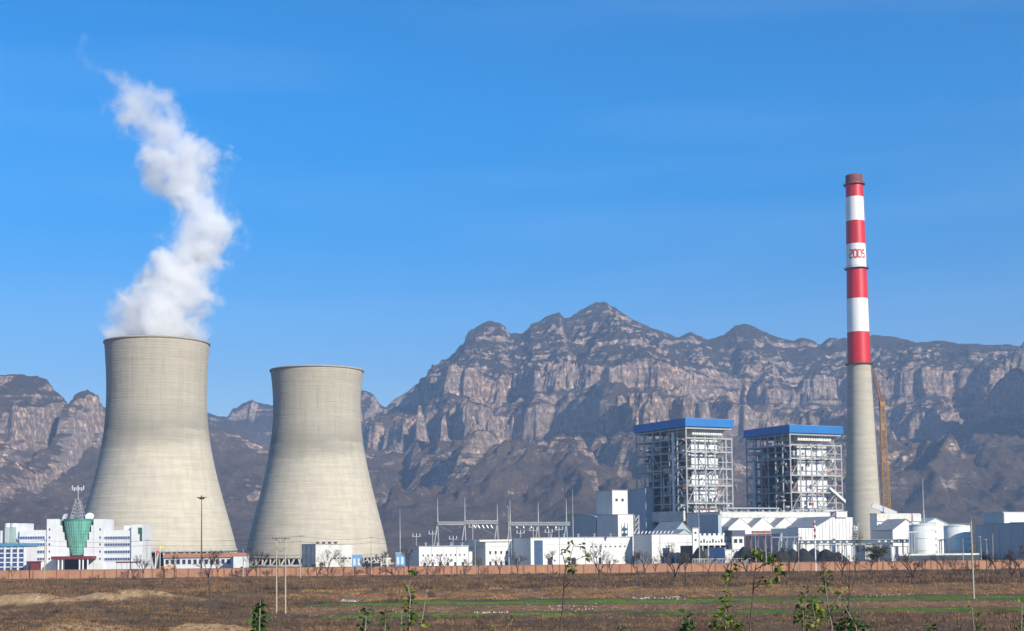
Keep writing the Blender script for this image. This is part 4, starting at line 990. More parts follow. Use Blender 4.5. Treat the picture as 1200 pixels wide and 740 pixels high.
# ================================================================== OFFICE BUILDING ON THE LEFT
D = 600; M_OFF = mat('white_tile_wall', (.70, .70, .70), .6, var=.05, scale=.3, dirt=(.60,.60,.59))
def gx(px, z=10): return GX(px, D, z)
def gz(px, py): return ZZ(px, py, D)
of = thing('office_building', 'white office building with green glass atrium and stepped walls', 'office building', (gx(90), D, 0))
def blk(p0, p1, pt, y0=0, y1=14, nm='wing', mt=None, pb=None):
    z0 = -1 if pb is None else gz(90, pb); return MB().box(gx(p0), gx(p1), D+y0, D+y1, z0, gz((p0+p1)/2, pt)).build(nm, mt or M_OFF, of)
blk(22, 55, 621.5, .6, 13, 'wing'); blk(121, 154, 621.5, .6, 13, 'wing')
blk(54.5, 66.5, 608.5, 0, 15, 'pylon'); blk(109.5, 121.5, 608.5, 0, 15, 'pylon')
# stepped front walls either side of the glass
for sgn in (-1, 1):
    for k, (xe, yt) in enumerate(((69.5, 609.5), (72, 616), (74.5, 624), (77, 633), (80.5, 642))):
        nxt = (69.5, 72, 74.5, 77, 80.5)[k-1] if k else 66.5
        a, b_ = nxt, xe
        if sgn > 0: a, b_ = 2*89.2-xe, 2*89.2-nxt
        MB().box(gx(a), gx(b_), D+.2, D+3, -1, gz(90, yt)).build('stepped_wall', M_OFF, of)
gm2, nt, b = new_mat('green_glass', .18)
b.inputs['Specular IOR Level'].default_value = .6
tcn = N(nt, 'ShaderNodeTexCoord').outputs['Object']
n1 = noise_n(nt, mapping(nt, tcn, (1,1,.15)), .5, 3, .5, .35, .65)
nt.links.new(mixc(nt, n1, (.07, .27, .20), (.17, .44, .35)), b.inputs['Base Color'])
cxa = gx(89.5); za, zb_ = gz(90, 651), gz(90, 609.5)
rt_, rb_ = (gx(106.5)-gx(72.5))/2, (gx(97.5)-gx(81.5))/2
cpr = [(rb_ + (rt_-rb_)*(f**.85), za + (zb_-za)*f) for f in np.linspace(0, 1, 12)]
MB().lathe((cxa, D+3, 0), [(float(r), float(z)) for r, z in cpr], 48, math.pi, 2*math.pi).build('glass_atrium', gm2, of, False)
MB().lathe((cxa, D+3, 0), [(rt_+.2, zb_-.2), (rt_+.2, zb_+.5), (.1, zb_+.5)], 48).build('atrium_cap', mat('green_cap', (.06,.22,.16), .5), of)
for i in range(0, 17):
    a = math.pi + math.pi*i/16
    MB().path([(cxa + (r+.05)*math.cos(a), D+3+(r+.05)*math.sin(a), z) for r, z in cpr], [.09]*12, 4).build('mullion', mat('mullion_green', (.30,.55,.46), .4) if i == 0 else bpy.data.materials['mullion_green'], of)
g = MB()
for r, z in cpr[1:]: g.lathe((cxa, D+3, 0), [(r+.05, z-.05), (r+.14, z-.05), (r+.14, z+.05), (r+.05, z+.05)], 32, math.pi, 2*math.pi)
g.build('glazing_rings', bpy.data.materials['mullion_green'], of)
MB().box(gx(69), gx(110), D+3.2, D+6, -1, gz(90, 609.8)).build('glass_backwall', gm2, of)
# flared green shoulders behind the steps
for p0, p1, pt, pb in ((66.8, 72, 610.5, 617), (107.5, 112.5, 610.5, 617)):
    MB().box(gx(p0), gx(p1), D+1.0, D+3.1, gz(90, pb), gz(90, pt)).build('green_shoulder', bpy.data.materials['green_cap'], of)
# window strips
M_STRIP = mat('banded_window_glass', (.05, .10, .24), .15, var=.25, scale=.35); nt = M_STRIP.node_tree; b = nt.nodes['Principled BSDF']
_src = b.inputs['Base Color'].links[0].from_socket; _s = N(nt, 'ShaderNodeSeparateXYZ'); nt.links.new(N(nt, 'ShaderNodeTexCoord').outputs['Object'], _s.inputs[0])
nt.links.new(mixc(nt, math_n(nt, 'LESS_THAN', math_n(nt, 'FRACT', math_n(nt, 'DIVIDE', _s.outputs['X'], 1.1)), .16), _src, (.62, .62, .62)), b.inputs['Base Color'])
def strip(p0, p1, py, n, h=3.1):
    z0, z1 = gz((p0+p1)/2, py+h/2), gz((p0+p1)/2, py-h/2)
    f = MB().box(gx(p0), gx(p1), D+.42, D+.62, z0, z1).build('window_strip', M_STRIP, of)
    MB().box(gx(p0)-.1, gx(p1)+.1, D+.35, D+.6, z0-.2, z0-.003).build('sill', M_OFF, f)
for py in (630.5, 638.5, 647, 655.5):
    strip(121.5, 152.5, py, 11); strip(20 if py < 640 else 31, 51.5, py, 11)
    for px in (57.8, 117.2): MB().box(gx(px-.8), gx(px+.8), D-.06, D+.1, gz(px, py+1), gz(px, py-1.6)).build('window', M_WIN, of)
for px in (57.8, 117.2): MB().box(gx(px-.8), gx(px+.8), D-.06, D+.1, gz(px, 622), gz(px, 619.5)).build('window', M_WIN, of)
# end block on the right, with stepped dark green recess
blk(154, 167.5, 615, -.4, 14, 'end_block')
for k, (p0, y0, y1) in enumerate(((162, 618.5, 626), (164, 626, 634.5))):
    MB().box(gx(p0), gx(166.8), D-.5, D-.3, gz(165, y1), gz(165, y0)).build('green_recess', mat('dark_green_glass', (.03,.12,.09), .2) if k == 0 else bpy.data.materials['dark_green_glass'], of)
# round turrets at the left end
for px, rp in ((6, 3.4), (13.5, 4.4)):
    cx = gx(px); r = (gx(px+rp)-gx(px-rp))/2
    tr = MB().cyl((cx, D+3, -1), (cx, D+3, gz(px, 618)), r, n=24).build('round_turret', bpy.data.materials['green_cap'], of, False)
    MB().cyl((cx, D+3, gz(px, 618)), (cx, D+3, gz(px, 613.5)), r+.15, n=24).build('turret_cap', M_OFF, tr)
    g = MB()
    for i in range(10):
        a = math.pi + math.pi*(i+.5)/10; g.bar((cx+r*math.cos(a), D+3+r*math.sin(a), 0), (cx+r*math.cos(a), D+3+r*math.sin(a), gz(px, 618)), .18)
    g.build('turret_ribs', M_OFF, tr)
blk(17, 28, 613.5, 2, 12, 'stair_block')
MB().box(gx(-4), gx(22), D+4, D+12, -1, gz(8, 622)).build('wing', M_OFF, of)
# entrance canopy
ec = MB().box(gx(66), gx(113), D-7, D+.1, gz(90, 655.5), gz(90, 652)).build('entrance_canopy', M_DKRED, of)
for px in (74, 78.5, 98.5, 102.5, 108): MB().cyl((gx(px, 2), D-6.4, -1), (gx(px, 2), D-6.4, gz(px, 655.5)), .35, n=10).build('canopy_column', M_OFF, ec)
MB().box(gx(76), gx(102), D-.15, D+.1, -1, gz(90, 655.6)).build('entrance_glazing', M_WIN, of)
MB().box(gx(142), gx(152), D+4, D+9, gz(148, 621.5), gz(148, 616)).build('roof_house', M_OFF, of)
# roof things
def dish(px, py, rp, tilt, label):
    z_ = gz(px, py); x = gx(px, 25); r = rp*D/F_PX; d = thing('satellite_dish', label, 'satellite dish', (x, D+2, z_-r-.6), 'satellite dishes on the office roof')
    n_ = Vector((tilt, -.85, .45)).normalized(); u_ = n_.orthogonal().normalized(); v_ = n_.cross(u_); c = Vector((x, D+2, z_)); vs = []; fs = []
    for j in range(7):
        f = j/6
        for i in range(24):
            a = 2*math.pi*i/24; vs.append(c + (u_*math.cos(a)+v_*math.sin(a))*r*f + n_*(.28*r*f*f))
    vs += [v - n_*.08 for v in vs]
    K = 7*24
    for j in range(6):
        for i in range(24):
            q = (j*24+i, j*24+(i+1) % 24, (j+1)*24+(i+1) % 24, (j+1)*24+i); fs += [q, tuple(k+K for k in q[::-1])]
    for i in range(24): fs.append((144+i, 144+(i+1) % 24, 144+(i+1) % 24+K, 144+i+K))
    MB().add(vs, fs).build('reflector', M_OFF, d, True, False)
    MB().bar(c - Vector((0,0,r+.7)) , c - n_*.1, .3).build('stand', M_STEELG, d); MB().bar(c, c + n_*r*.8, .1).build('feed_arm', M_STEELG, d)
dish(75, 606, 4.0, -.5, 'left roof dish, white oval turned to the left'); dish(83.5, 607, 3.1, -.7, 'small roof dish beside the lattice mast'); dish(103.5, 606, 5.0, .1, 'largest roof dish, white, right of the lattice mast')
lm = thing('lattice_mast', 'small lattice antenna mast on the office atrium roof', 'antenna mast', (gx(88.8, 25), D+3, zb_+.5))
xm = gx(88.8, 25); za_ = zb_+.5; z1_ = gz(88.8, 585); z2_ = gz(88.8, 575)
for (sx_, sy_) in ((-1,-1), (1,-1), (1,1), (-1,1)): MB().bar((xm+sx_*2.9, D+3+sy_*2.0, za_), (xm+sx_*.7, D+3+sy_*.7, z1_), .22).build('leg', M_STEELG, lm)
g = MB()
for k in range(6):
    f0, f1 = k/6, (k+1)/6; h0, h1 = za_+(z1_-za_)*f0, za_+(z1_-za_)*f1; w0, w1 = 2.9-2.2*f0, 2.9-2.2*f1; y0_, y1_ = 2-1.3*f0, 2-1.3*f1
    for sy_ in (-1, 1): g.bar((xm-w0, D+3+sy_*y0_, h0), (xm+w1, D+3+sy_*y1_, h1), .13).bar((xm+w0, D+3+sy_*y0_, h0), (xm-w1, D+3+sy_*y1_, h1), .13).bar((xm-w1, D+3+sy_*y1_, h1), (xm+w1, D+3+sy_*y1_, h1), .13)
g.build('lattice_bracing', M_STEELG, lm)
MB().cyl((xm, D+3, z1_), (xm, D+3, z2_+1.5), .22, n=8).build('top_pole', M_STEELG, lm)
MB().box(xm-1.6, xm+1.6, D+2.4, D+3.6, z1_, z1_+.15).build('platform', M_STEELG, lm)
MB().box(xm-2.7, xm+2.7, D+2.8, D+3.2, z2_+.2, z2_+.5).build('head_frame', M_STEELG, lm)
for i in range(7):
    x = xm - 2.5 + i*.83; MB().box(x-.16, x+.16, D+2.55, D+2.8, z2_+(-.1 if i % 2 else .5), z2_+(1.5 if i % 3 else 2.3)).build('antenna_panel', M_OFF, lm)
# low hall at far left
t = thing('reception_hall', 'low white ribbed hall with blue roof edge at far left', 'building', (gx(10), 585, 0))
x0, x1 = GX(-14, 585, 5), GX(30.5, 585, 5); zt_ = ZZ(10, 640.5, 585)
MB().box(x0, x1, 585, 598, -1, zt_).build('wall', M_OFF, t); MB().box(x0-.6, x1+.5, 584.2, 599, zt_+.003, zt_+1.3).build('roof', mat('blue_roof_edge', (.08,.26,.46), .5), t)
for i in range(7):
    x = x1 - .6 - i*2.8; MB().box(x-.35, x+.35, 584.5, 584.98, -1, zt_-.3).build('pilaster', M_OFF, t)
    if i < 6:
        f = MB().box(x-2.35, x-.45, 584.85, 585.02, .3, zt_-1.2).build('window', M_WINB, t); g = MB()
        for k in range(6): g.box(x-2.35, x-.45, 584.78, 584.86, .3+(zt_-1.5)*k/6, .75+(zt_-1.5)*k/6)
        g.build('white_panels', M_OFF, f)
t = thing('red_kiosk', 'small dark red kiosk between the reception hall and the office', 'kiosk', (GX(37, 580), 580, 0))
MB().box(GX(31, 580), GX(44, 580), 580, 584, -1, ZZ(37, 659, 580)).build('wall', M_DKRED, t); MB().box(GX(30.5, 580), GX(45, 580), 579.6, 584.4, ZZ(37, 659, 580), ZZ(37, 658, 580)).build('roof', M_DKRED, t)
MB().box(GX(33, 580), GX(36, 580), 579.93, 580.02, .5, ZZ(37, 661, 580)).build('window', M_WIN, t)
t = thing('bicycle_shelter', 'long low shelter with dark red roof before the right office wing', 'shelter', (GX(148, 585), 585, 0))
MB().box(GX(137, 585), GX(163, 585), 583, 587, ZZ(148, 660, 585), ZZ(148, 658.4, 585)).build('roof', M_DKRED, t)
for px in (138, 144, 150, 156, 162): MB().cyl((GX(px, 585), 583.3, -1), (GX(px, 585), 583.3, ZZ(px, 660, 585)), .12, n=6).build('post', M_STEELG, t)

# ---- low white building at the foot of the larger tower
D2 = 660; t = thing('tower_foot_building', 'long low white building with terracotta roof at the foot of the larger cooling tower', 'building', (GX(235, D2), D2, 0))
xl, xr = GX(192, D2, 3), GX(287, D2, 3); z1_, z2_ = ZZ(240, 653.5, D2), ZZ(240, 651, D2)
MB().box(xl, xr, D2, D2+9, -1, z1_).build('wall', M_OFF, t)
MB().prism([(xl-.6, D2-.8, z1_+.003), (xl-.6, D2+9.8, z1_+.003), (xl-.6, D2+4.5, z2_+1.0)], (xr-xl+1.2, 0, 0)).build('roof', M_BRICKR, t)
for i in range(14):
    x = xl + (xr-xl)*(i+.6)/14.5
    if x > GX(272, D2): continue
    f = MB().box(x-.85, x+.85, D2-.12, D2+.05, z1_-3.2, z1_-.8).build('window', M_TRIM, t); MB().box(x-.7, x+.7, D2-.15, D2-.1, z1_-3.05, z1_-.95).build('pane', M_WIN, f)
t = thing('end_pavilion', 'small white pavilion with terracotta band between the two cooling towers', 'building', (GX(281, 650), 650, 0))
MB().box(GX(273.5, 650, 3), GX(288, 650, 3), 650, 658, -1, ZZ(280, 652, 650)).build('wall', M_OFF, t); MB().box(GX(273, 650, 3), GX(288.5, 650, 3), 649.7, 658.3, ZZ(280, 652, 650)+.003, ZZ(280, 648.5, 650)).build('roof_band', M_BRICKR, t)
MB().box(GX(282, 650, 3), GX(285, 650, 3), 649.9, 650.02, -1, 2.5).build('door', M_WIN, t)
# orange machines behind the wall
def excavator(px, D, label, flip=1):
    x = GX(px, D); t = thing('excavator', label, 'excavator', (x, D, 0))
    for s in (-1.2, 1.2):
        tr = MB().path([(x-2.2, D+s, .1), (x-1.9, D+s, .85), (x+1.9, D+s, .85), (x+2.2, D+s, .1)], [.35]*4, 8).build('track', M_DARK, t)
    MB().box(x-1.9, x+2.0, D-1.3, D+1.3, 1.2, 2.5).build('body', M_ORANGE, t)
    MB().prism([(x-.3*flip, D-1.2, 2.5), (x+1.4*flip, D-1.2, 2.5), (x+1.1*flip, D-1.2, 4.1), (x-.2*flip, D-1.2, 4.1)], (0, 1.3, 0)).build('cab', M_ORANGE, t)
    MB().box(x-.1 if flip > 0 else x-1.0, x+1.0 if flip > 0 else x+.1, D-1.26, D-1.19, 2.9, 3.9).build('cab_window', M_WIN, t)
    MB().bar((x+1.2*flip, D+.4, 2.4), (x+3.2*flip, D+.4, 4.6), .5).bar((x+3.2*flip, D+.4, 4.6), (x+5.0*flip, D+.4, 3.6), .42).build('boom', M_ORANGE, t)
    MB().bar((x+5.0*flip, D+.4, 3.7), (x+5.6*flip, D+.4, 1.2), .35).build('arm', M_ORANGE, t)
    MB().prism([(x+5.2*flip, D, 1.3), (x+6.2*flip, D, 1.4), (x+6.0*flip, D, .4), (x+5.3*flip, D, .4)], (0, .9, 0)).build('bucket', M_DARK, t)
excavator(190, 575, 'orange excavator just left of the low white building'); excavator(206, 577, 'orange excavator in front of the low white building', -1)
# flag pole style signs beside the tower foot
for px, c_, lab in ((187.5, (.75,.62,.1), 'thin pole with yellow flag by the larger cooling tower'), (182, (.6,.08,.1), 'thin pole with red flag by the larger cooling tower')):
    x = GX(px, 610); zt_ = ZZ(px, 639 if px > 185 else 645, 610); t = thing('flag_pole', lab, 'flag pole', (x, 610, 0))
    MB().cyl((x, 610, -1), (x, 610, zt_), .12, n=8).build('pole', M_OFF, t)
    MB().box(x, x+1.6, 609.97, 610.03, zt_-1.4, zt_-.2).build('flag', mat('flag_cloth_%d' % px, c_, .8), t)

# ---- buildings at the foot of the second tower
b20 = rb('water_treatment_house', 'pale white house with roof vents at the foot of the second cooling tower', 'building', 370, 650, 354, 413, 638.5, wall=M_WALL2)
for px in (374, 381, 388, 395):
    s = spx(b20, px); MB().cyl(b20['C'] + B_*s + A_*2 + UP*(b20['H']+.35), b20['C'] + B_*s + A_*2 + UP*(b20['H']+1.3), .7, .9, 10).build('roof_vent', M_STEELD, b20['t'])
ribs(b20, 'a', 3, b20['La'], 0, b20['H']-.2, .3); windows(b20, 'b', 5, spx(b20, 390), spx(b20, 412), 5.6, 6.3, frac=.6)
def cabin(px, w, h, D, label, mt):
    x = GX(px, D); t = thing('portable_cabin', label, 'cabin', (x, D, 0), 'light blue portable cabins')
    MB().box(x-w/2, x+w/2, D, D+3, -.5, h).build('body', mt, t); MB().box(x-w/2-.1, x+w/2+.1, D-.1, D+3.1, h+.003, h+.2).build('roof', M_WALL, t)
    for s in (-1, 1): MB().box(x+s*w*.24-.5, x+s*w*.24+.5, D-.05, D+.02, h*.45, h*.8).build('window', M_WALL, t)
    MB().box(x-.4, x+.4, D-.06, D+.02, 0, h*.38).build('door', M_WIN, t)
cabin(418, 4.0, ZZ(418, 650.5, 585), 585, 'light blue cabin in front of the second cooling tower', M_BLUEC)
cabin(469, 3.9, ZZ(469, 648.5, 590), 590, 'light blue cabin right of the second cooling tower, by the slender mast', M_BLUEC)
for i, px in enumerate((427, 434.5, 442)):
    x = GX(px, 600); t = thing('lean_to_shed', ('leftmost', 'middle', 'rightmost')[i] + ' of three small sheds with slanted white roofs', 'shed', (x, 600, 0), 'three slant roofed sheds')
    MB().box(x-1.3, x+1.3, 600, 603, -.5, 4.2).build('wall', M_DARK, t); p = Vector((x-1.5, 599.3, 4.0)); MB().hexa(p, (2.8, 0, 1.5), (0, 4.2, 0), (0, 0, .3)).build('roof', M_WALL, t)
x = GX(451, 605); t = thing('pipe_bridge', 'white concrete pipe support right of the slant roofed sheds', 'pipe support', (x, 605, 0))
for s in (-2.2, 1.6): MB().bar((x+s, 605, -1), (x+s*.6, 605, 6), .7).build('leg', M_WALL, t)
MB().bar((x-2.4, 605, 6.1), (x+2.8, 605, 6.1), .8).build('beam', M_WALL, t)

# ---- pipe racks, vents and yard clutter between the buildings
def pipe_rack(p0, p1, py, D, label, mt, nleg=5, npipe=3):
    xa, xb = GX(p0, D, 8), GX(p1, D, 8); zt_ = ZZ((p0+p1)/2, py, D); t = thing('pipe_rack', label, 'pipe rack', ((xa+xb)/2, D, 0), 'pipe racks in the yard')
    for i in range(nleg):
        x = xa + (xb-xa)*i/(nleg-1)
        for y in (D, D+3): MB().bar((x, y, -1), (x, y, zt_), .35).build('rack_leg', mt, t)
        MB().bar((x, D, zt_), (x, D+3, zt_), .35).build('cross_beam', mt, t)
    for k in range(npipe): MB().cyl((xa, D+.5+k, zt_+.45), (xb, D+.5+k, zt_+.45), .28, n=10).build('pipe', M_PIPE if k % 2 else mt, t)
pipe_rack(873, 905, 629, 655, 'reddish pipe rack below the gables of the turbine hall', M_RUST)
pipe_rack(905, 940, 631, 658, 'grey pipe rack left of the ribbed hall', M_STEELG)
pipe_rack(958, 1000, 640, 645, 'low grey pipe rack before the ribbed hall', M_STEELG, 6)
pipe_rack(1098, 1109, 634, 668, 'small pipe rack between the two storage tanks', M_STEELG, 3, 2)
def roof_vent(px, D, z, label, grp, off=2.5):
    x = GX(px, D, z); t = thing('roof_vent', label, 'roof vent', (x, D+off, z), grp)
    MB().cyl((x, D+off, z), (x, D+off, z+1.1), .45, n=10).build('pipe', M_STEELG, t); MB().lathe((x, D+off, z+1.1), [(.1, .6), (.8, .2), (.8, 0), (.1, 0)], 12, closed=True).build('cowl', M_STEELG, t)
for i, px in enumerate((646, 661, 678, 697, 716)): roof_vent(px, 652, b4['H']+.3, ('leftmost', 'second', 'middle', 'fourth', 'rightmost')[i] + ' small roof vent on the long low store', 'vents on the long store', 4)
for i, px in enumerate((498, 512, 528, 541)): roof_vent(px, 648, b6['H']+.3, ('leftmost', 'second', 'third', 'rightmost')[i] + ' small roof vent on the wide white hall', 'vents on the wide hall', 4)
# small upright vessels beside the hall
def vessel(px, D, pt, rp, label):
    x = GX(px, D); r = rp*D/F_PX; zt_ = ZZ(px, pt, D); t = thing('process_vessel', label, 'vessel', (x, D, 0), 'small upright vessels')
    MB().lathe((x, D, 0), [(r, -1), (r, zt_-r*.5), (r*.75, zt_-r*.15), (.05, zt_)], 24).build('shell', M_TANK, t, True)
    MB().cyl((x+r+.3, D, 0), (x+r+.3, D, zt_+1), .15, n=8).build('side_pipe', M_PIPE, t)
vessel(1003, 690, 616, 3.2, 'narrow upright vessel squeezed between ribbed hall and chimney'); vessel(931, 648, 638, 2.4, 'small white vessel at the left end of the yard house')
vessel(1046, 640, 641, 2.6, 'small white vessel under the conveyor right of the chimney')
# low yard railing fence behind the brick wall
fn = thing('yard_fence', 'white low railing in front of the coal and garage', 'fence', (GX(845, 575), 575, 0)); g = MB()
xa, xb = GX(812, 575), GX(880, 575); zf = ZZ(845, 655, 575)
for i in range(40): x = xa + (xb-xa)*i/39; g.bar((x, 575, -.5), (x, 575, zf), .14)
g.bar((xa, 575, zf), (xb, 575, zf), .2).bar((xa, 575, zf*.55), (xb, 575, zf*.55), .15); g.build('railing_panels', M_WALL, fn)
# ================================================================== BRICK WALL, POLES, PEOPLE
WD = 547
bwm, nt, b = new_mat('brick_wall_face', .9)
tc = N(nt, 'ShaderNodeTexCoord').outputs['Object']; mpv = mapping(nt, tc, (1, 1, 1), (math.pi/2, 0, 0))
br = N(nt, 'ShaderNodeTexBrick'); br.inputs['Scale'].default_value = 3.2; br.inputs['Color1'].default_value = (.43, .19, .085, 1); br.inputs['Color2'].default_value = (.36, .14, .07, 1)
br.inputs['Mortar'].default_value = (.38, .27, .2, 1); br.inputs['Mortar Size'].default_value = .03; nt.links.new(mpv, br.inputs['Vector'])
n1 = noise_n(nt, tc, .12, 6, .65, .38, .62); n2 = noise_n(nt, mapping(nt, tc, (1,1,.3)), .9, 5, .7, .5, .7)
c = mixc(nt, math_n(nt,'MULTIPLY',n1,.6), br.outputs['Color'], (.48, .25, .13)); c = mixc(nt, math_n(nt,'MULTIPLY',n2,.6), c, (.20, .10, .07))
nt.links.new(c, b.inputs['Base Color'])
M_COPE = mat('brick_coping', (.40, .20, .13), .9, var=.15, scale=.6); M_PIER = mat('brick_pier', (.30, .13, .09), .9, var=.15, scale=.6)
bw = thing('brick_wall', 'long low orange brick boundary wall with piers in front of the power station', 'wall', (0, WD, 0))
xL, xR = GX(-60, WD), GX(1260, WD); wh = 3.5
MB().box(xL, xR, WD, WD+.3, -1.5, wh).build('wall_panels', bwm, bw); MB().box(xL, xR, WD-.1, WD+.4, wh+.003, wh+.18).build('coping', M_COPE, bw)
npier = 94
for i in range(npier+1):
    x = xL + (xR-xL)*i/npier; MB().box(x-.22, x+.22, WD-.14, WD+.44, -1.5, wh-.01).build('pier', M_PIER, bw)
M_POLE = mat('concrete_pole', (.42, .36, .27), .85, var=.1, scale=.5, stretch=(1,1,.3)); M_POLED = mat('weathered_pole', (.30, .27, .23), .9)
def upole(px, pt, D, label, r=.17, arms=1, mt=None, lean=0.0, group='utility poles in the field', armw=1.8):
    x = GX(px, D); z0 = float(ground_z(x, D))-.5; zt_ = ZZ(px, pt, D); xt = x + lean*(zt_-z0); t = thing('utility_pole', label, 'utility pole', (x, D, z0), group)
    MB().cyl((x, D, z0), (xt, D, zt_), r*1.15, r*.75, 10).build('pole', mt or M_POLE, t)
    for k in range(arms):
        z_ = zt_ - .5 - 1.1*k; MB().bar((xt-armw/2, D-.2, z_), (xt+armw/2, D-.2, z_), .14).build('cross_arm', M_STEELD, t)
        for s in (-armw*.45, 0, armw*.45): MB().cyl((xt+s, D-.2, z_+.05), (xt+s, D-.2, z_+.38), .08, .05, 6).build('insulator', M_STEELD, t)
    return Vector((xt, D-.2, zt_-.5))
up = {}
for px, pt, D, lab in ((52, 632, 535, 'pale utility pole in front of the office left wing'), (172, 632, 541, 'utility pole just right of the office building'),
    (285, 643, 540, 'short pale pole in front of the small pavilion'), (352, 627, 510, 'utility pole left of the pale water treatment house'), (435, 629, 538, 'utility pole before the three slant roofed sheds'),
    (557, 633, 538, 'plain pale pole in the gap between the white halls'), (656, 628, 560, 'thin grey pole in front of the long store, left one'), (686, 628, 560, 'thin grey pole in front of the long store, right one'),
    (774, 627, 560, 'thin grey pole in front of the workshop'), (936, 625, 537, 'pale pole leaning slightly before the coal heaps'), (1129, 629, 538, 'dark topped pole in front of the right storage tank'), (1164, 625, 541, 'pale pole with dark top nearest the right workshop')):
    up[px] = upole(px, pt, D, lab, .15 if px not in (52, 352) else .2, 1 if px not in (557, 656, 686, 774, 285) else 0, lean=.012 if px > 900 else 0)
pa = upole(324, 629, 309, 'left of the two close utility poles at the green strip', .17, 1); pb = upole(334.5, 629, 309, 'right of the two close utility poles at the green strip', .17, 1)
pc_ = upole(1141, 607, 322, 'tall pale utility pole at the right, leaning a little left', .2, 1, lean=-.006, armw=1.4)
x = GX(956, 537); z0 = -.5; t = thing('banded_pole', 'white pole with red bands and round lamp before the coal', 'utility pole', (x, 537, z0))
zt_ = ZZ(956, 610, 537); MB().cyl((x, 537, z0), (x, 537, zt_), .3, .22, 10).build('pole', M_OFF, t)
for py in (614, 621, 628): MB().cyl((x, 537, ZZ(956, py+2.2, 537)), (x, 537, ZZ(956, py-1, 537)), .42, n=10).build('red_band', M_RED, t)
for py in (617.5,): MB().lathe((x, 537, ZZ(956, py, 537)), [(.05, .7), (.5, .5), (.65, 0), (.5, -.5), (.05, -.7)], 12).build('lamp_globe', M_OFF, t)
def wire(p, q, sag, label, off=0):
    pts = []
    for i in range(17):
        f = i/16; v = p.lerp(q, f); v = v + Vector((0, 0, -sag*4*f*(1-f) + off)); pts.append(v)
    o = MB().path(pts, [.045]*17, 4).build('power_line', M_STEELD); tag(o, label, 'power line', 'power lines strung between the poles'); return o
far0 = Vector((GX(-60, 530), 530, up[52].z))
for a, b_, la_ in ((far0, up[52], 'power line from the frame edge to the pole before the office'), (up[52], up[172], 'power line crossing in front of the office building'),
    (up[172], up[352], 'power line crossing in front of the larger cooling tower'), (up[352], up[435], 'power line crossing in front of the second cooling tower'),
    (up[435], Vector((GX(600, 560), 560, up[435].z-2)), 'power line right of the second cooling tower'), (pa, pb, 'short line joining the two close poles'),
    (up[1129], up[1164], 'power line between the two poles at the right edge')):
    wire(a, b_, .9, la_ + ', upper wire'); wire(a, b_, .9, la_ + ', lower wire', -1.9)
# people by the wall
def person(px, D, bend, label, col, face=0.0):
    x = GX(px, D); z0 = float(ground_z(x, D)); t_ = bend
    hip = Vector((0, 0, .92)); up_ = Vector((math.sin(t_), 0, math.cos(t_)))
    V = {'hip': hip, 'waist': hip+up_*.18, 'chest': hip+up_*.42, 'neck': hip+up_*.58, 'head0': hip+up_*.66, 'head1': hip+up_*.80}
    for s, n_ in ((-1, 'l'), (1, 'r')):
        V['hip'+n_] = hip+Vector((0, s*.09, -.03)); V['knee'+n_] = Vector((.10*(1 if s > 0 else -.6)+.06, s*.11, .50)); V['ank'+n_] = Vector((-.02+.16*s, s*.12, .09)); V['toe'+n_] = Vector((.14+.16*s, s*.13, .04))
        sh = V['chest']+up_*.08+Vector((0, s*.18, 0)); V['sh'+n_] = sh; dn = Vector((.08+.5*math.sin(t_), 0, -1)).normalized()
        V['elb'+n_] = sh + dn*.29 + Vector((0, s*.05, 0)); V['wri'+n_] = V['elb'+n_] + (dn+Vector((.3,0,0))).normalized()*.25; V['han'+n_] = V['wri'+n_] + (dn+Vector((.3,0,0))).normalized()*.13
    names = list(V); idx = {k: i for i, k in enumerate(names)}
    E = [('hip','waist'),('waist','chest'),('chest','neck'),('neck','head0'),('head0','head1')]
    for n_ in 'lr': E += [('hip','hip'+n_),('hip'+n_,'knee'+n_),('knee'+n_,'ank'+n_),('ank'+n_,'toe'+n_),('chest','sh'+n_),('sh'+n_,'elb'+n_),('elb'+n_,'wri'+n_),('wri'+n_,'han'+n_)]
    rad = {'hip':.14,'waist':.13,'chest':.155,'neck':.06,'head0':.085,'head1':.09}
    for n_ in 'lr': rad.update({'hip'+n_:.10,'knee'+n_:.065,'ank'+n_:.045,'toe'+n_:.04,'sh'+n_:.07,'elb'+n_:.048,'wri'+n_:.035,'han'+n_:.04})
    me = bpy.data.meshes.new('person'); me.from_pydata([tuple(V[k]) for k in names], [(idx[a], idx[b_]) for a, b_ in E], [])
    o = bpy.data.objects.new('person', me); COL.objects.link(o); o.location = (x, D, z0); o.rotation_euler = (0, 0, face)
    sk = o.modifiers.new('skin', 'SKIN'); me.skin_vertices[0].data[0].use_root = True
    for k in names: me.skin_vertices[0].data[idx[k]].radius = (rad[k], rad[k])
    o.modifiers.new('sub', 'SUBSURF').levels = 1; me.materials.append(col)
    tag(o, label, 'person')
    hc = V['head1']; h = MB(); h.lathe((hc.x-.01, hc.y, hc.z-.02), [(.115, -.02), (.118, .05), (.09, .12), (.04, .15), (.005, .155)], 14)
    me2 = bpy.data.meshes.new('hair'); me2.from_pydata(h.v, [], h.f); me2.materials.append(M_DARK); ho_ = bpy.data.objects.new('hair', me2); COL.objects.link(ho_); ho_.parent = o
    return o
M_CLO = mat('dark_clothes', (.05, .045, .055), .9); M_CLO2 = mat('dark_red_clothes', (.16, .03, .035), .9)
person(115.5, 528, .05, 'person in dark clothes standing upright by the brick wall', M_CLO, 1.2)
person(111.5, 528, .75, 'person in dark clothes bending over between two others', M_CLO, .4)
person(106.0, 526, .9, 'person in dark red clothes bending low, leftmost of three', M_CLO2, 2.8)

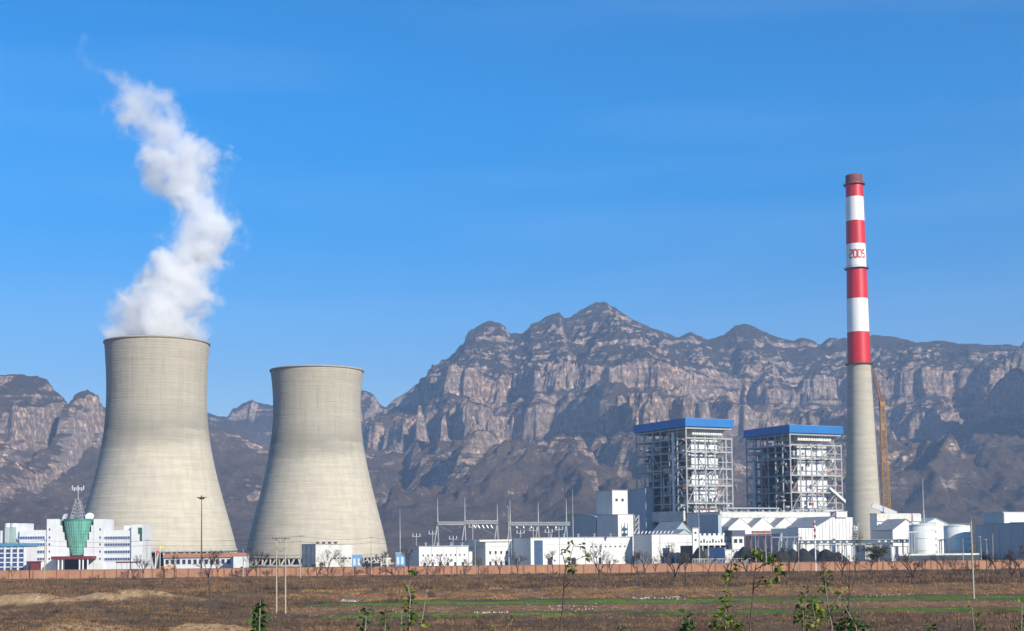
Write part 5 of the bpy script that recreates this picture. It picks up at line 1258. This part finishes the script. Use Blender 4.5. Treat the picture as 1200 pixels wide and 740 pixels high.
# ================================================================== VEGETATION
def tone_mat(name, lo, hi_, rough=.8, trans=0.0):
    M, nt, b = new_mat(name, rough); a = N(nt, 'ShaderNodeAttribute', attribute_name='tone').outputs['Fac']
    nt.links.new(mixc(nt, a, lo, hi_), b.inputs['Base Color'])
    if trans:
        tr = N(nt, 'ShaderNodeBsdfTranslucent'); nt.links.new(mixc(nt, a, lo, hi_), tr.inputs['Color']); ms = N(nt, 'ShaderNodeMixShader'); ms.inputs[0].default_value = trans
        nt.links.new(b.outputs[0], ms.inputs[1]); nt.links.new(tr.outputs[0], ms.inputs[2]); nt.links.new(ms.outputs[0], nt.nodes['Material Output'].inputs['Surface'])
    return M
M_SCRUB = tone_mat('dry_scrub', (.04, .028, .018), (.28, .155, .07)); M_STRAW = tone_mat('straw_grass', (.14, .065, .022), (.48, .28, .11)); M_GRASS = tone_mat('winter_wheat', (.065, .17, .015), (.14, .31, .03), trans=.2)
rs = np.random.RandomState(5)
def blades(cx, cy, hgt, spread, nb, wid, lean=.35, zoff=-.05):
    """triangular blades springing from clump centres"""
    n_ = len(cx); X0 = np.repeat(cx, nb) + rs.randn(n_*nb)*np.repeat(spread, nb); Y0 = np.repeat(cy, nb) + rs.randn(n_*nb)*np.repeat(spread, nb); Z0 = ground_z(X0, Y0) + zoff
    h_ = np.repeat(hgt, nb)*rs.uniform(.45, 1.1, n_*nb); a = rs.uniform(0, 2*np.pi, n_*nb); ln = rs.uniform(0, lean, n_*nb)*h_; w_ = np.repeat(wid, nb)*rs.uniform(.6, 1.4, n_*nb)
    tx = X0+np.cos(a)*ln; ty = Y0+np.sin(a)*ln; tz = Z0+h_; b_ = rs.uniform(0, np.pi, n_*nb); ex = np.cos(b_)*w_/2; ey = np.sin(b_)*w_/2
    co = np.stack([np.stack([X0-ex, Y0-ey, Z0], -1), np.stack([X0+ex, Y0+ey, Z0], -1), np.stack([tx, ty, tz], -1)], 1).reshape(-1, 3)
    tone = np.repeat(np.clip(np.repeat(rs.uniform(0, .7, n_) + 1.1*fbm(cx/26, cy/10, 201, 4), nb)*.8 + rs.uniform(0, .35, n_*nb), 0, 1), 3); return co, tone
def field(n, y0, y1, xm=1.05):
    y = np.sqrt(rs.uniform(y0*y0, y1*y1, n)); x = rs.uniform(-1, 1, n)*y*.385*xm; return x, y
# dense dry scrub between wall and terrace, and on the near slope
x, y = field(26000, 378, 545); k = (fbm(x/22, y/14, 101, 4) > -.12) & ~((abs(x-GX(111, 527)) < 5) & (y > 500)); x, y = x[k], y[k]
co1, t1 = blades(x, y, (.5+.9*np.clip(fbm(x/15, y/15, 103, 3)+.5, .1, 1.2))*np.clip((552-y)/70, .35, 1), x*0+.6, 10, x*0+.20, .5)
x, y = field(15000, 226, 303); k = (fbm(x/14, y/9, 107, 4) > .02) | (rs.uniform(0, 1, len(x)) < .15); k &= (y < 287+4*fbm(x/9, y*0, 3, 2)) | (x < -58); x, y = x[k], y[k]
co2, t2 = blades(x, y, .35+.6*np.clip(fbm(x/9, y/9, 109, 3)+.45, .05, 1.2), x*0+.35, 11, x*0+.11, .5)
x, y = field(12000, 300, 385); k = x < -50; x, y = x[k], y[k]; k = fbm(x/14, y/9, 117, 4) > -.05; x, y = x[k], y[k]
co3, t3 = blades(x, y, .35+.6*np.clip(fbm(x/9, y/9, 119, 3)+.45, .05, 1.2), x*0+.4, 10, x*0+.14, .5)
x = np.concatenate([rs.uniform(-200, 200, 420), rs.uniform(-105, -20, 60), rs.uniform(-90, 100, 40)]); y = np.concatenate([rs.uniform(378, 535, 420), rs.uniform(250, 380, 60), rs.uniform(235, 285, 40)])
co4, t4 = blades(x, y, rs.uniform(.8, 1.9, len(x)), rs.uniform(.5, 1.2, len(x)), 46, x*0+.13, .7); t4 = t4*.45
o = tri_mesh('dry_scrub', np.concatenate([co1, co2, co3, co4]), 3, M_SCRUB, attr=np.concatenate([t1, t2, t3, t4])); tag(o, 'dry brown winter scrub covering the field before the wall', 'scrub', kind='stuff')
x, y = field(16000, 350, 376); k = (x > -62) & (fbm(x/9, y/5, 111, 4) > .04); x, y = x[k], y[k]; co1, t1 = blades(x, y, x*0+.55, x*0+.25, 7, x*0+.14, .6)
x, y = field(5000, 226, 318); k = (y > 306)*(x > -60) | (rs.uniform(0, 1, len(x)) < .35); x, y = x[k], y[k]; co2, t2 = blades(x, y, x*0+.45, x*0+.22, 7, x*0+.10, .6)
mi = rs.randint(0, len(MOUNDS), 900); mm = np.array(MOUNDS)[mi]; an_ = rs.uniform(0, 6.28, 900); rr_ = rs.uniform(.55, 1.3, 900)
co5, t5 = blades(mm[:,0]+np.cos(an_)*rr_*mm[:,2], mm[:,1]+np.sin(an_)*rr_*mm[:,3], an_*0+.5, an_*0+.3, 9, an_*0+.09, .6); co2 = np.concatenate([co2, co5]); t2 = np.concatenate([t2, t5*.6])
o = tri_mesh('straw_grass', np.concatenate([co1, co2]), 3, M_STRAW, attr=np.concatenate([t1, t2])); tag(o, 'straw coloured dead grass on the terrace banks', 'grass', kind='stuff')
# green crop strips
def strip_crop(y0, y1, x0, name, lab, gaps=()):
    n_ = 16000; xx = rs.uniform(x0, 150, n_); yy = y0 + (y1-y0)*rs.uniform(0, 1, n_)*(.85+.6*fbm(xx/14, xx*0+y0, 9, 3)) + 2.2*fbm(xx/25, xx*0, 7, 4)
    k = np.ones(n_, bool)
    for (a, b_) in gaps: k &= ~((xx > a) & (xx < b_) & (rs.uniform(0, 1, n_) < .9))
    k &= (xx > x0+12*rs.uniform(0, 1, n_)); k &= fbm(xx/9, yy/3, 15, 4) > -.16; xx, yy = xx[k], yy[k]
    co, tn = blades(xx, yy, xx*0+.24, xx*0+.12, 9, xx*0+.09, .5); o = tri_mesh(name, co, 3, M_GRASS, attr=tn); tag(o, lab, 'crop', kind='stuff')
strip_crop(322, 339, GX(352, 330), 'green_crop', 'upper thin strip of bright green winter crop')
strip_crop(289, 303, GX(372, 295), 'green_crop', 'lower broken strip of bright green winter crop', ((GX(565, 295), GX(600, 295)), (GX(690, 295), GX(760, 295)), (GX(845, 295), GX(862, 295))))
# pale stones and rubble
st_v = []; st_t = []
def stones(n_, xr, yr, smin, smax):
    for _ in range(n_):
        x_ = rs.uniform(*xr); y_ = rs.uniform(*yr); s = rs.uniform(smin, smax); z_ = float(ground_z(x_, y_)); a = rs.uniform(0, 3)
        p = [Vector((x_+math.cos(a+q*1.57)*s*rs.uniform(.6, 1.1), y_+math.sin(a+q*1.57)*s*rs.uniform(.6, 1.1), z_-.05)) for q in range(4)]; tp = Vector((x_+rs.uniform(-.2,.2)*s, y_, z_+s*rs.uniform(.5, 1.0)))
        for q in range(4): st_v.extend([p[q], p[(q+1) % 4], tp])
        st_t.extend([rs.uniform(0, 1)]*12)
stones(450, (GX(355, 313), 150), (308, 319), .07, .22); stones(60, (GX(740, 350), GX(800, 350)), (343, 352), .2, .5); stones(40, (GX(640, 313), GX(700, 313)), (309, 316), .2, .4); stones(260, (-150, 150), (345, 362), .08, .25)
stones(45, (GX(555, 303), GX(595, 303)), (300, 308), .2, .45); stones(35, (-160, 160), (375, 540), .12, .3); stones(30, (-90, 90), (230, 285), .05, .12); stones(60, (GX(1010, 350), GX(1075, 350)), (345, 356), .15, .4); stones(40, (GX(400,350), GX(425,350)), (343,354), .2, .6)
o = tri_mesh('pale_rubble', [tuple(v) for v in st_v], 3, tone_mat('rubble', (.24, .17, .12), (.52, .45, .38)), attr=st_t); tag(o, 'pale stones and rubble scattered on the terraces', 'rubble', kind='stuff')
# ---- bare trees
M_BARK = mat('grey_bark', (.075, .06, .05), .9, var=.25, scale=2); M_TWIG = mat('bare_twigs', (.085, .06, .05), .9, var=.25, scale=1.5)
def bare_tree(seed, H=6.5, dense=1.0):
    rg = random.Random(seed); tr = MB(); tw = MB()
    def grow(p, d, L, r, lvl):
        if lvl > 6: return
        q = p + d*L*.5 + Vector((rg.uniform(-.06, .06), rg.uniform(-.06, .06), 0))*L; e = q + (d + Vector((rg.uniform(-.2, .2), rg.uniform(-.2, .2), .08))).normalized()*L*.5
        g = tr if lvl == 0 else tw; g.path([p, q, e], [r, r*.82, r*.62], 5 if lvl < 2 else 3)
        for _ in range((3 if lvl < 4 else 2) if rg.random() < .8*dense else 2):
            a = rg.uniform(0, 6.28); sp_ = rg.uniform(.35, .85); t_ = d.orthogonal().normalized(); b_ = d.cross(t_); nd = (d + (t_*math.cos(a)+b_*math.sin(a))*sp_ + Vector((0, 0, .22))).normalized()
            grow(p.lerp(e, rg.uniform(.45, 1)) if lvl else e.lerp(q, rg.uniform(0, .9)), nd, L*rg.uniform(.6, .85), max(.015, r*rg.uniform(.55, .75)), lvl+1)
    grow(Vector((0, 0, -.4)), Vector((rg.uniform(-.08, .08), rg.uniform(-.08, .08), 1)).normalized(), H*.27, .10, 0)
    return tr, tw
protos = []
spots = [(168,672,.8),(205,674,.8),(245,688,1.25),(255,671,.7),(300,676,.95),(383,675,.9),(402,673,.7),(452,673,.8),(480,670,1.0),(500,672,.6),(520,672,.7),(545,675,.6),(585,673,.6),(607,674,.7),(648,674,.8),(702,682,1.15),(716,675,.7),(748,686,1.1),(757,676,.9),(768,674,.7),(792,684,1.25),(803,685,1.1),(830,676,.7),(852,674,.7),(874,676,.9),(912,676,.8),(930,675,.7),(988,679,1.0),(1003,681,.9),(1020,678,.7),(1048,680,.9),(1070,683,1.0),(1085,682,.8),(1107,680,.9),(1120,682,.8),(1137,680,.7),(1156,682,.9),(1170,682,1.0),(1186,686,1.1),(1198,690,1.25),(14,675,.5),(325,674,.6),(430,674,.6),(560,674,.6),(672,677,.7),(965,680,.8)]
LOOK = ['bare leafless tree', 'slim leafless tree', 'spreading leafless tree', 'bushy leafless tree']
def lm_(px):
    for a, b_, s in ((0,60,'before the reception hall at far left'),(60,185,'near the pole right of the office'),(185,262,'before the foot of the larger cooling tower'),(262,312,'in the gap between the cooling towers'),
        (312,345,'behind the two close poles'),(345,415,'before the pale water treatment house'),(415,460,'before the three slant roofed sheds'),(460,556,'before the low wide white hall'),(556,620,'before the pump house'),
        (620,690,'before the left half of the long store'),(690,742,'before the right half of the long store'),(742,763,'before the shaded side of the workshop'),(763,812,'before the white front of the workshop'),(812,870,'before the patterned screen'),
        (870,960,'before the coal heaps'),(960,1030,'before the chimney foot'),(1030,1100,'before the left storage tank'),(1100,1145,'before the right storage tank'),(1145,1210,'before the large right workshop')):
        if a <= px < b_: return s
seen = {}
trees = sorted(spots); cnt = {}
for px, _, _ in trees: cnt[lm_(px)] = cnt.get(lm_(px), 0)+1
ORD = ['leftmost', 'second from left', 'third from left', 'fourth from left', 'fifth from left', 'sixth from left']
for i, (px, py, s) in enumerate(trees):
    v = i % 4; D = 13*F_PX/(py-(635-(px-600)*.0105)); D = min(max(D, 380), 540)
    if len(protos) <= v:
        tr, tw = bare_tree(40+v, 6.5, 1.0 if v % 2 else .9); root = thing('bare_tree', 'x', 'tree'); tr.build('trunk', M_BARK, root, True, False); tw.build('crown', M_TWIG, root, True, False); protos.append(root); o = root
    else: o = copy_tree(protos[v])
    x = GX(px, D); o.location = (x, D, float(ground_z(x, D))-.1); o.rotation_euler = (0, 0, rnd.uniform(0, 6.28)); k = s*rnd.uniform(.9, 1.1)*(D/500)*2.7; o.scale = (k, k, k)
    w_ = lm_(px); n_ = seen.get(w_, 0); seen[w_] = n_+1
    lab = LOOK[v] + ' ' + w_ + ((', ' + ('rightmost' if n_ == cnt[w_]-1 else ORD[n_]) + ' there') if cnt[w_] > 1 else ''); tag(o, lab, 'tree', 'bare trees along the brick wall')
# ---- leafy trees and evergreens near the wall
M_LEAFD = tone_mat('dark_foliage', (.03, .035, .018), (.11, .10, .045), trans=.1)
def leafy(px, D, rx, rz, zc, label, n_=1500, dens=.22, tone=M_LEAFD, cat='tree', nm='leafy_tree', trunk=True):
    x = GX(px, D); gz_ = float(ground_z(x, D)); t = thing(nm, label, cat, (x, D, gz_)); r2 = np.random.RandomState(int(px))
    cl = r2.randn(26, 3); cl /= np.linalg.norm(cl, axis=1)[:, None]; cl *= r2.uniform(.3, 1, (26, 1)); cl *= (rx, rx, rz)
    c = cl[r2.randint(0, 26, n_)] + r2.randn(n_, 3)*(rx*.2, rx*.2, rz*.16); c[:, 2] += zc; c += (0, 0, 0)
    a = r2.randn(n_, 3); a /= np.linalg.norm(a, axis=1)[:, None]; b_ = np.cross(a, r2.randn(n_, 3)); b_ /= np.linalg.norm(b_, axis=1)[:, None]; s = dens*r2.uniform(.6, 1.4, (n_, 1))
    co = np.stack([c-a*s*.5, c+b_*s*.4, c+a*s*.5, c-b_*s*.4], 1).reshape(-1, 3); tn = np.repeat(r2.uniform(0, 1, n_), 4); tri_mesh('crown', co, 4, tone, t, tn)
    if trunk:
        g = MB(); g.path([(x, D, gz_-.3), (x+.1, D, gz_+zc*.5), (x, D, gz_+zc)], [.16, .12, .06], 6)
        for q in cl[:12]: g.path([(x, D, gz_+zc*.55), (x+q[0]*.5, D+q[1]*.5, gz_+zc*.75+q[2]*.4), (x+q[0]*.9, D+q[1]*.9, gz_+zc+q[2]*.9)], [.06, .04, .015], 4)
        g.build('trunk', M_BARK, t, True, False)
    return t
leafy(1028, 500, 5.0, 2.8, 7.0, 'dark olive leafy tree right of the chimney foot, before the wall', 5200, .34)
leafy(1006, 590, 3.2, 6.5, 12.5, 'tall sparse tree in front of the chimney base', 1500, .28)
leafy(918, 590, 3.0, 3.5, 9, 'small green tree beside the coal heaps', 600, .3)
for px, h_, lab in ((377, 5.5, 'dark evergreen shrub by the water treatment house'), (359, 4, 'pointed conifer at the shaded side of the water treatment house, left one'), (368, 4.4, 'pointed conifer at the shaded corner of the water treatment house')):
    leafy(px, 600, 1.3 if px < 370 else 2.0, h_*.5, h_*.55, lab, 500, .35, nm='evergreen_shrub', cat='shrub')
for px, lab in ((112, 'round dark shrub right of the office entrance canopy'), (62, 'round dark shrub left of the office entrance canopy'), (128, 'round dark shrub before the right office wing, left of the shelter')):
    leafy(px, 578, 2.0, 1.1, 1.9, lab, 500, .3, nm='round_shrub', cat='shrub')
hd = leafy(300, 600, 9, 1.4, 2.2, 'dark hedge of shrubs at the foot of the second cooling tower', 1800, .4, nm='hedge', cat='hedge', trunk=False)
# ---- saplings close to the camera, on the hillside
M_LEAFG = tone_mat('sapling_leaf', (.035, .085, .018), (.24, .27, .03), .5, .35); M_LEAFK = tone_mat('sapling_leaf_dark', (.02, .055, .015), (.08, .15, .03), .5, .3); M_STEM = mat('sapling_stem', (.22, .19, .14), .8, var=.2, scale=20); M_STEMD = mat('sapling_stem_dark', (.07, .055, .045), .8, var=.2, scale=20)
def leaf_shape(c, d, nrm, L):
    """a pointed oval leaf, folded a little along its midrib: six triangles"""
    d = d.normalized(); s = d.cross(nrm).normalized(); up_ = s.cross(d).normalized(); pr = [(0, 0), (.22, .30), (.55, .34), (.82, .18), (1, 0)]
    mid = [c + d*(L*u) - up_*(L*.12*u*u) for u, w in pr]; lft = [c + d*(L*u) + s*(L*w) + up_*(L*.10*(w > 0)) for u, w in pr]; rgt = [c + d*(L*u) - s*(L*w) + up_*(L*.10*(w > 0)) for u, w in pr]
    out = []
    for i in range(4):
        for e in (lft, rgt):
            out += [mid[i], e[i], e[i+1]]; out += [mid[i], e[i+1], mid[i+1]]
    return out
def sapling(path, D, leaves, label, mt=None, stem=None, lsz=.075, branches=(), seed=0, nm='sapling'):
    """path: stem points as seen (px,py); leaves: clusters (px,py,spread_px,count)"""
    rg = random.Random(seed+int(path[0][0])); base = Vector((GX(path[0][0], D, 11.3), D, 0)); base.z = float(ground_z(base.x, D))-.02
    t = thing(nm, label, 'sapling', tuple(base), 'young saplings on the slope near the viewer')
    pts = [base] + [W(px, py, D + (rg.uniform(-.15, .15) if k else 0)) for k, (px, py) in enumerate(path)]
    n_ = len(pts); MB().path(pts, [.011*(1-.65*k/(n_-1)) for k in range(n_)], 6).build('stem', stem or M_STEM, t, True, False)
    for bp_ in branches: MB().path([W(px, py, D + rg.uniform(-.1, .1)) for px, py in bp_], [.005, .004, .003][:len(bp_)] if len(bp_) <= 3 else [.005]*len(bp_), 5).build('branch', stem or M_STEM, t, True, False)
    vs = []; tn = []; k = D/F_PX
    for (px, py, sp_, n_) in leaves:
        for _ in range(n_):
            c = W(px + rg.gauss(0, sp_*.5), py + rg.gauss(0, sp_*.5), D) + Vector((0, rg.gauss(0, sp_*.5*k), 0)); d = Vector((rg.uniform(-1, 1), rg.uniform(-1, 1), rg.uniform(-1, .5)))
            if d.length < .1: continue
            l = leaf_shape(c, d, Vector((rg.uniform(-1, 1), rg.uniform(-1, 1), rg.uniform(.1, 1))), lsz*rg.uniform(.4, .92)); vs += [(v.x-base.x, v.y-base.y, v.z-base.z) for v in l]; tn += [rg.random()**1.3]*len(l)
    tri_mesh('leaves', vs, 3, mt or M_LEAFG, t, tn); return t
sapling([(482,760),(479,725),(481,700),(478,690),(481,680),(483,672)], 14, [(482,673,5,8),(482,693,5,7),(479,702,6,14),(480,712,7,16),(483,722,6,12),(478,731,8,10)], 'leafy sapling with pale leaning tip below the second cooling tower')
sapling([(470,760),(470,735),(471,714)], 14.5, [(471,730,3,3),(472,738,4,5)], 'thin pale sapling stem just left of the leaning one', lsz=.06)
sapling([(492,760),(494,730),(498,705),(501,690)], 14.2, [(498,734,5,8),(496,728,3,3)], 'thin forked sapling with a yellow leaf cluster below the wide hall', lsz=.07)
sapling([(427,760),(428,735),(430,713)], 13, [(429,716,5,12),(429,727,6,14),(425,736,6,12)], 'short dark green sapling, left of the leaning leafy one', M_LEAFK)
sapling([(450,760),(451,735),(452,718)], 13, [(451,720,4,6),(452,730,5,9),(454,738,6,9)], 'shortest dark green sapling, between two leafier ones', M_LEAFK, lsz=.06)
sapling([(304,765),(304,735),(305,703)], 12, [(305,708,5,18),(304,718,7,30),(303,730,8,34),(304,740,9,30)], 'dense dark green leafy shoot near the two close poles', M_LEAFK)
sapling([(656,760),(657,735),(660,705),(661,680),(663,664)], 13.5, [(658,646,3,3),(665,643,3,4),(672,636,4,7),(680,641,4,6),(688,652,4,4),(666,658,6,6),(671,668,6,12),(653,671,5,3),(645,656,3,2)], 'tall thin sapling with few leaves before the long store', stem=M_STEMD,
    branches=(((662,672),(668,655),(672,640)),((663,665),(660,652),(658,647)),((661,690),(668,682),(676,676)),((663,664),(676,656),(686,652)),((672,640),(680,641))), lsz=.07)
sapling([(877,765),(879,735),(882,700),(884,675),(886,662)], 13, [(886,650,5,12),(894,652,6,12),(905,656,6,12),(912,665,5,10),(912,673,5,9),(862,660,5,4),(858,672,5,5),(895,680,4,6),(900,684,5,6),(876,650,4,4)], 'tallest sapling, thin dark stem with upper leaf clusters before the coal', stem=M_STEMD,
    branches=(((884,680),(892,664),(898,655)),((885,668),(902,658),(912,668)),((883,690),(892,684),(901,684)),((884,676),(872,666),(862,662))), lsz=.08)
sapling([(848,765),(850,735),(851,705),(850,680)], 13, [(850,673,5,9),(856,676,6,12),(852,693,5,7),(851,705,6,14),(848,714,7,12),(842,722,8,16),(852,727,10,24),(862,730,8,18),(835,735,8,16),(856,738,10,24),(868,738,7,10)], 'bushy yellow green sapling left of the tallest one', lsz=.065)
sapling([(806,765),(806,740),(808,725)], 12.5, [(808,722,5,10),(806,731,7,22),(803,738,8,26)], 'dense short dark green shoot below the patterned screen', M_LEAFK, lsz=.08)
sapling([(972,765),(975,735),(970,710),(968,690),(966,673)], 13, [(969,671,5,12),(968,684,6,12),(966,692,6,10),(945,690,5,6),(938,702,7,12),(952,706,8,20),(937,716,8,22),(955,716,9,26),(965,722,10,30),(940,728,9,24),(955,733,10,24),(986,695,5,8),(978,712,6,10),(985,708,4,4)], 'widest bushy sapling before the coal and the chimney foot',
    branches=(((955,765),(957,735),(952,708)),((972,720),(980,705),(986,696)),((940,765),(942,730),(940,706))), lsz=.065)
sapling([(1006,765),(1003,735),(992,715),(984,700)], 13.2, [(990,727,6,10),(995,716,5,7),(1003,730,7,20),(1010,735,7,18),(985,735,8,18),(998,738,8,22)], 'low leafy sapling right of the widest bushy one', M_LEAFK, branches=(((1000,740),(1012,728),(1022,720)),), lsz=.075)
sapling([(995,765),(994,720),(996,680),(995,650)], 15, [(995,655,3,1),(996,702,4,2)], 'leafless thin dark sapling stem near the chimney foot', stem=M_STEMD, branches=(((995,700),(1000,685),(1003,670)),((995,690),(990,675),(986,668))), lsz=.06)
sapling([(1142,765),(1141,735),(1139,712)], 14, [(1138,714,4,7),(1143,720,5,8),(1145,735,6,10),(1152,738,7,8)], 'small sapling at the foot of the tall right pole', lsz=.055)
sapling([(735,770),(736,752),(737,738)], 12.5, [(734,738,5,10),(726,740,5,8)], 'low green shoot at the bottom edge, middle of the field', M_LEAFK, lsz=.07)
sapling([(578,770),(579,750),(580,735)], 12.5, [(579,736,4,9),(600,726,3,4),(606,722,3,2)], 'small bright green shoot at the bottom edge, left of centre', branches=(((579,750),(592,738),(601,726)),), lsz=.055)
sapling([(1090,770),(1091,755),(1092,738)], 12.5, [(1091,738,5,14)], 'low dark green shoot at the bottom edge near the tall pole', M_LEAFK, lsz=.07)
sapling([(1196,770),(1197,735),(1198,706)], 13.5, [(1197,702,4,4),(1198,720,5,6),(1194,734,6,8)], 'sparse sapling at the right edge of the view', lsz=.06)
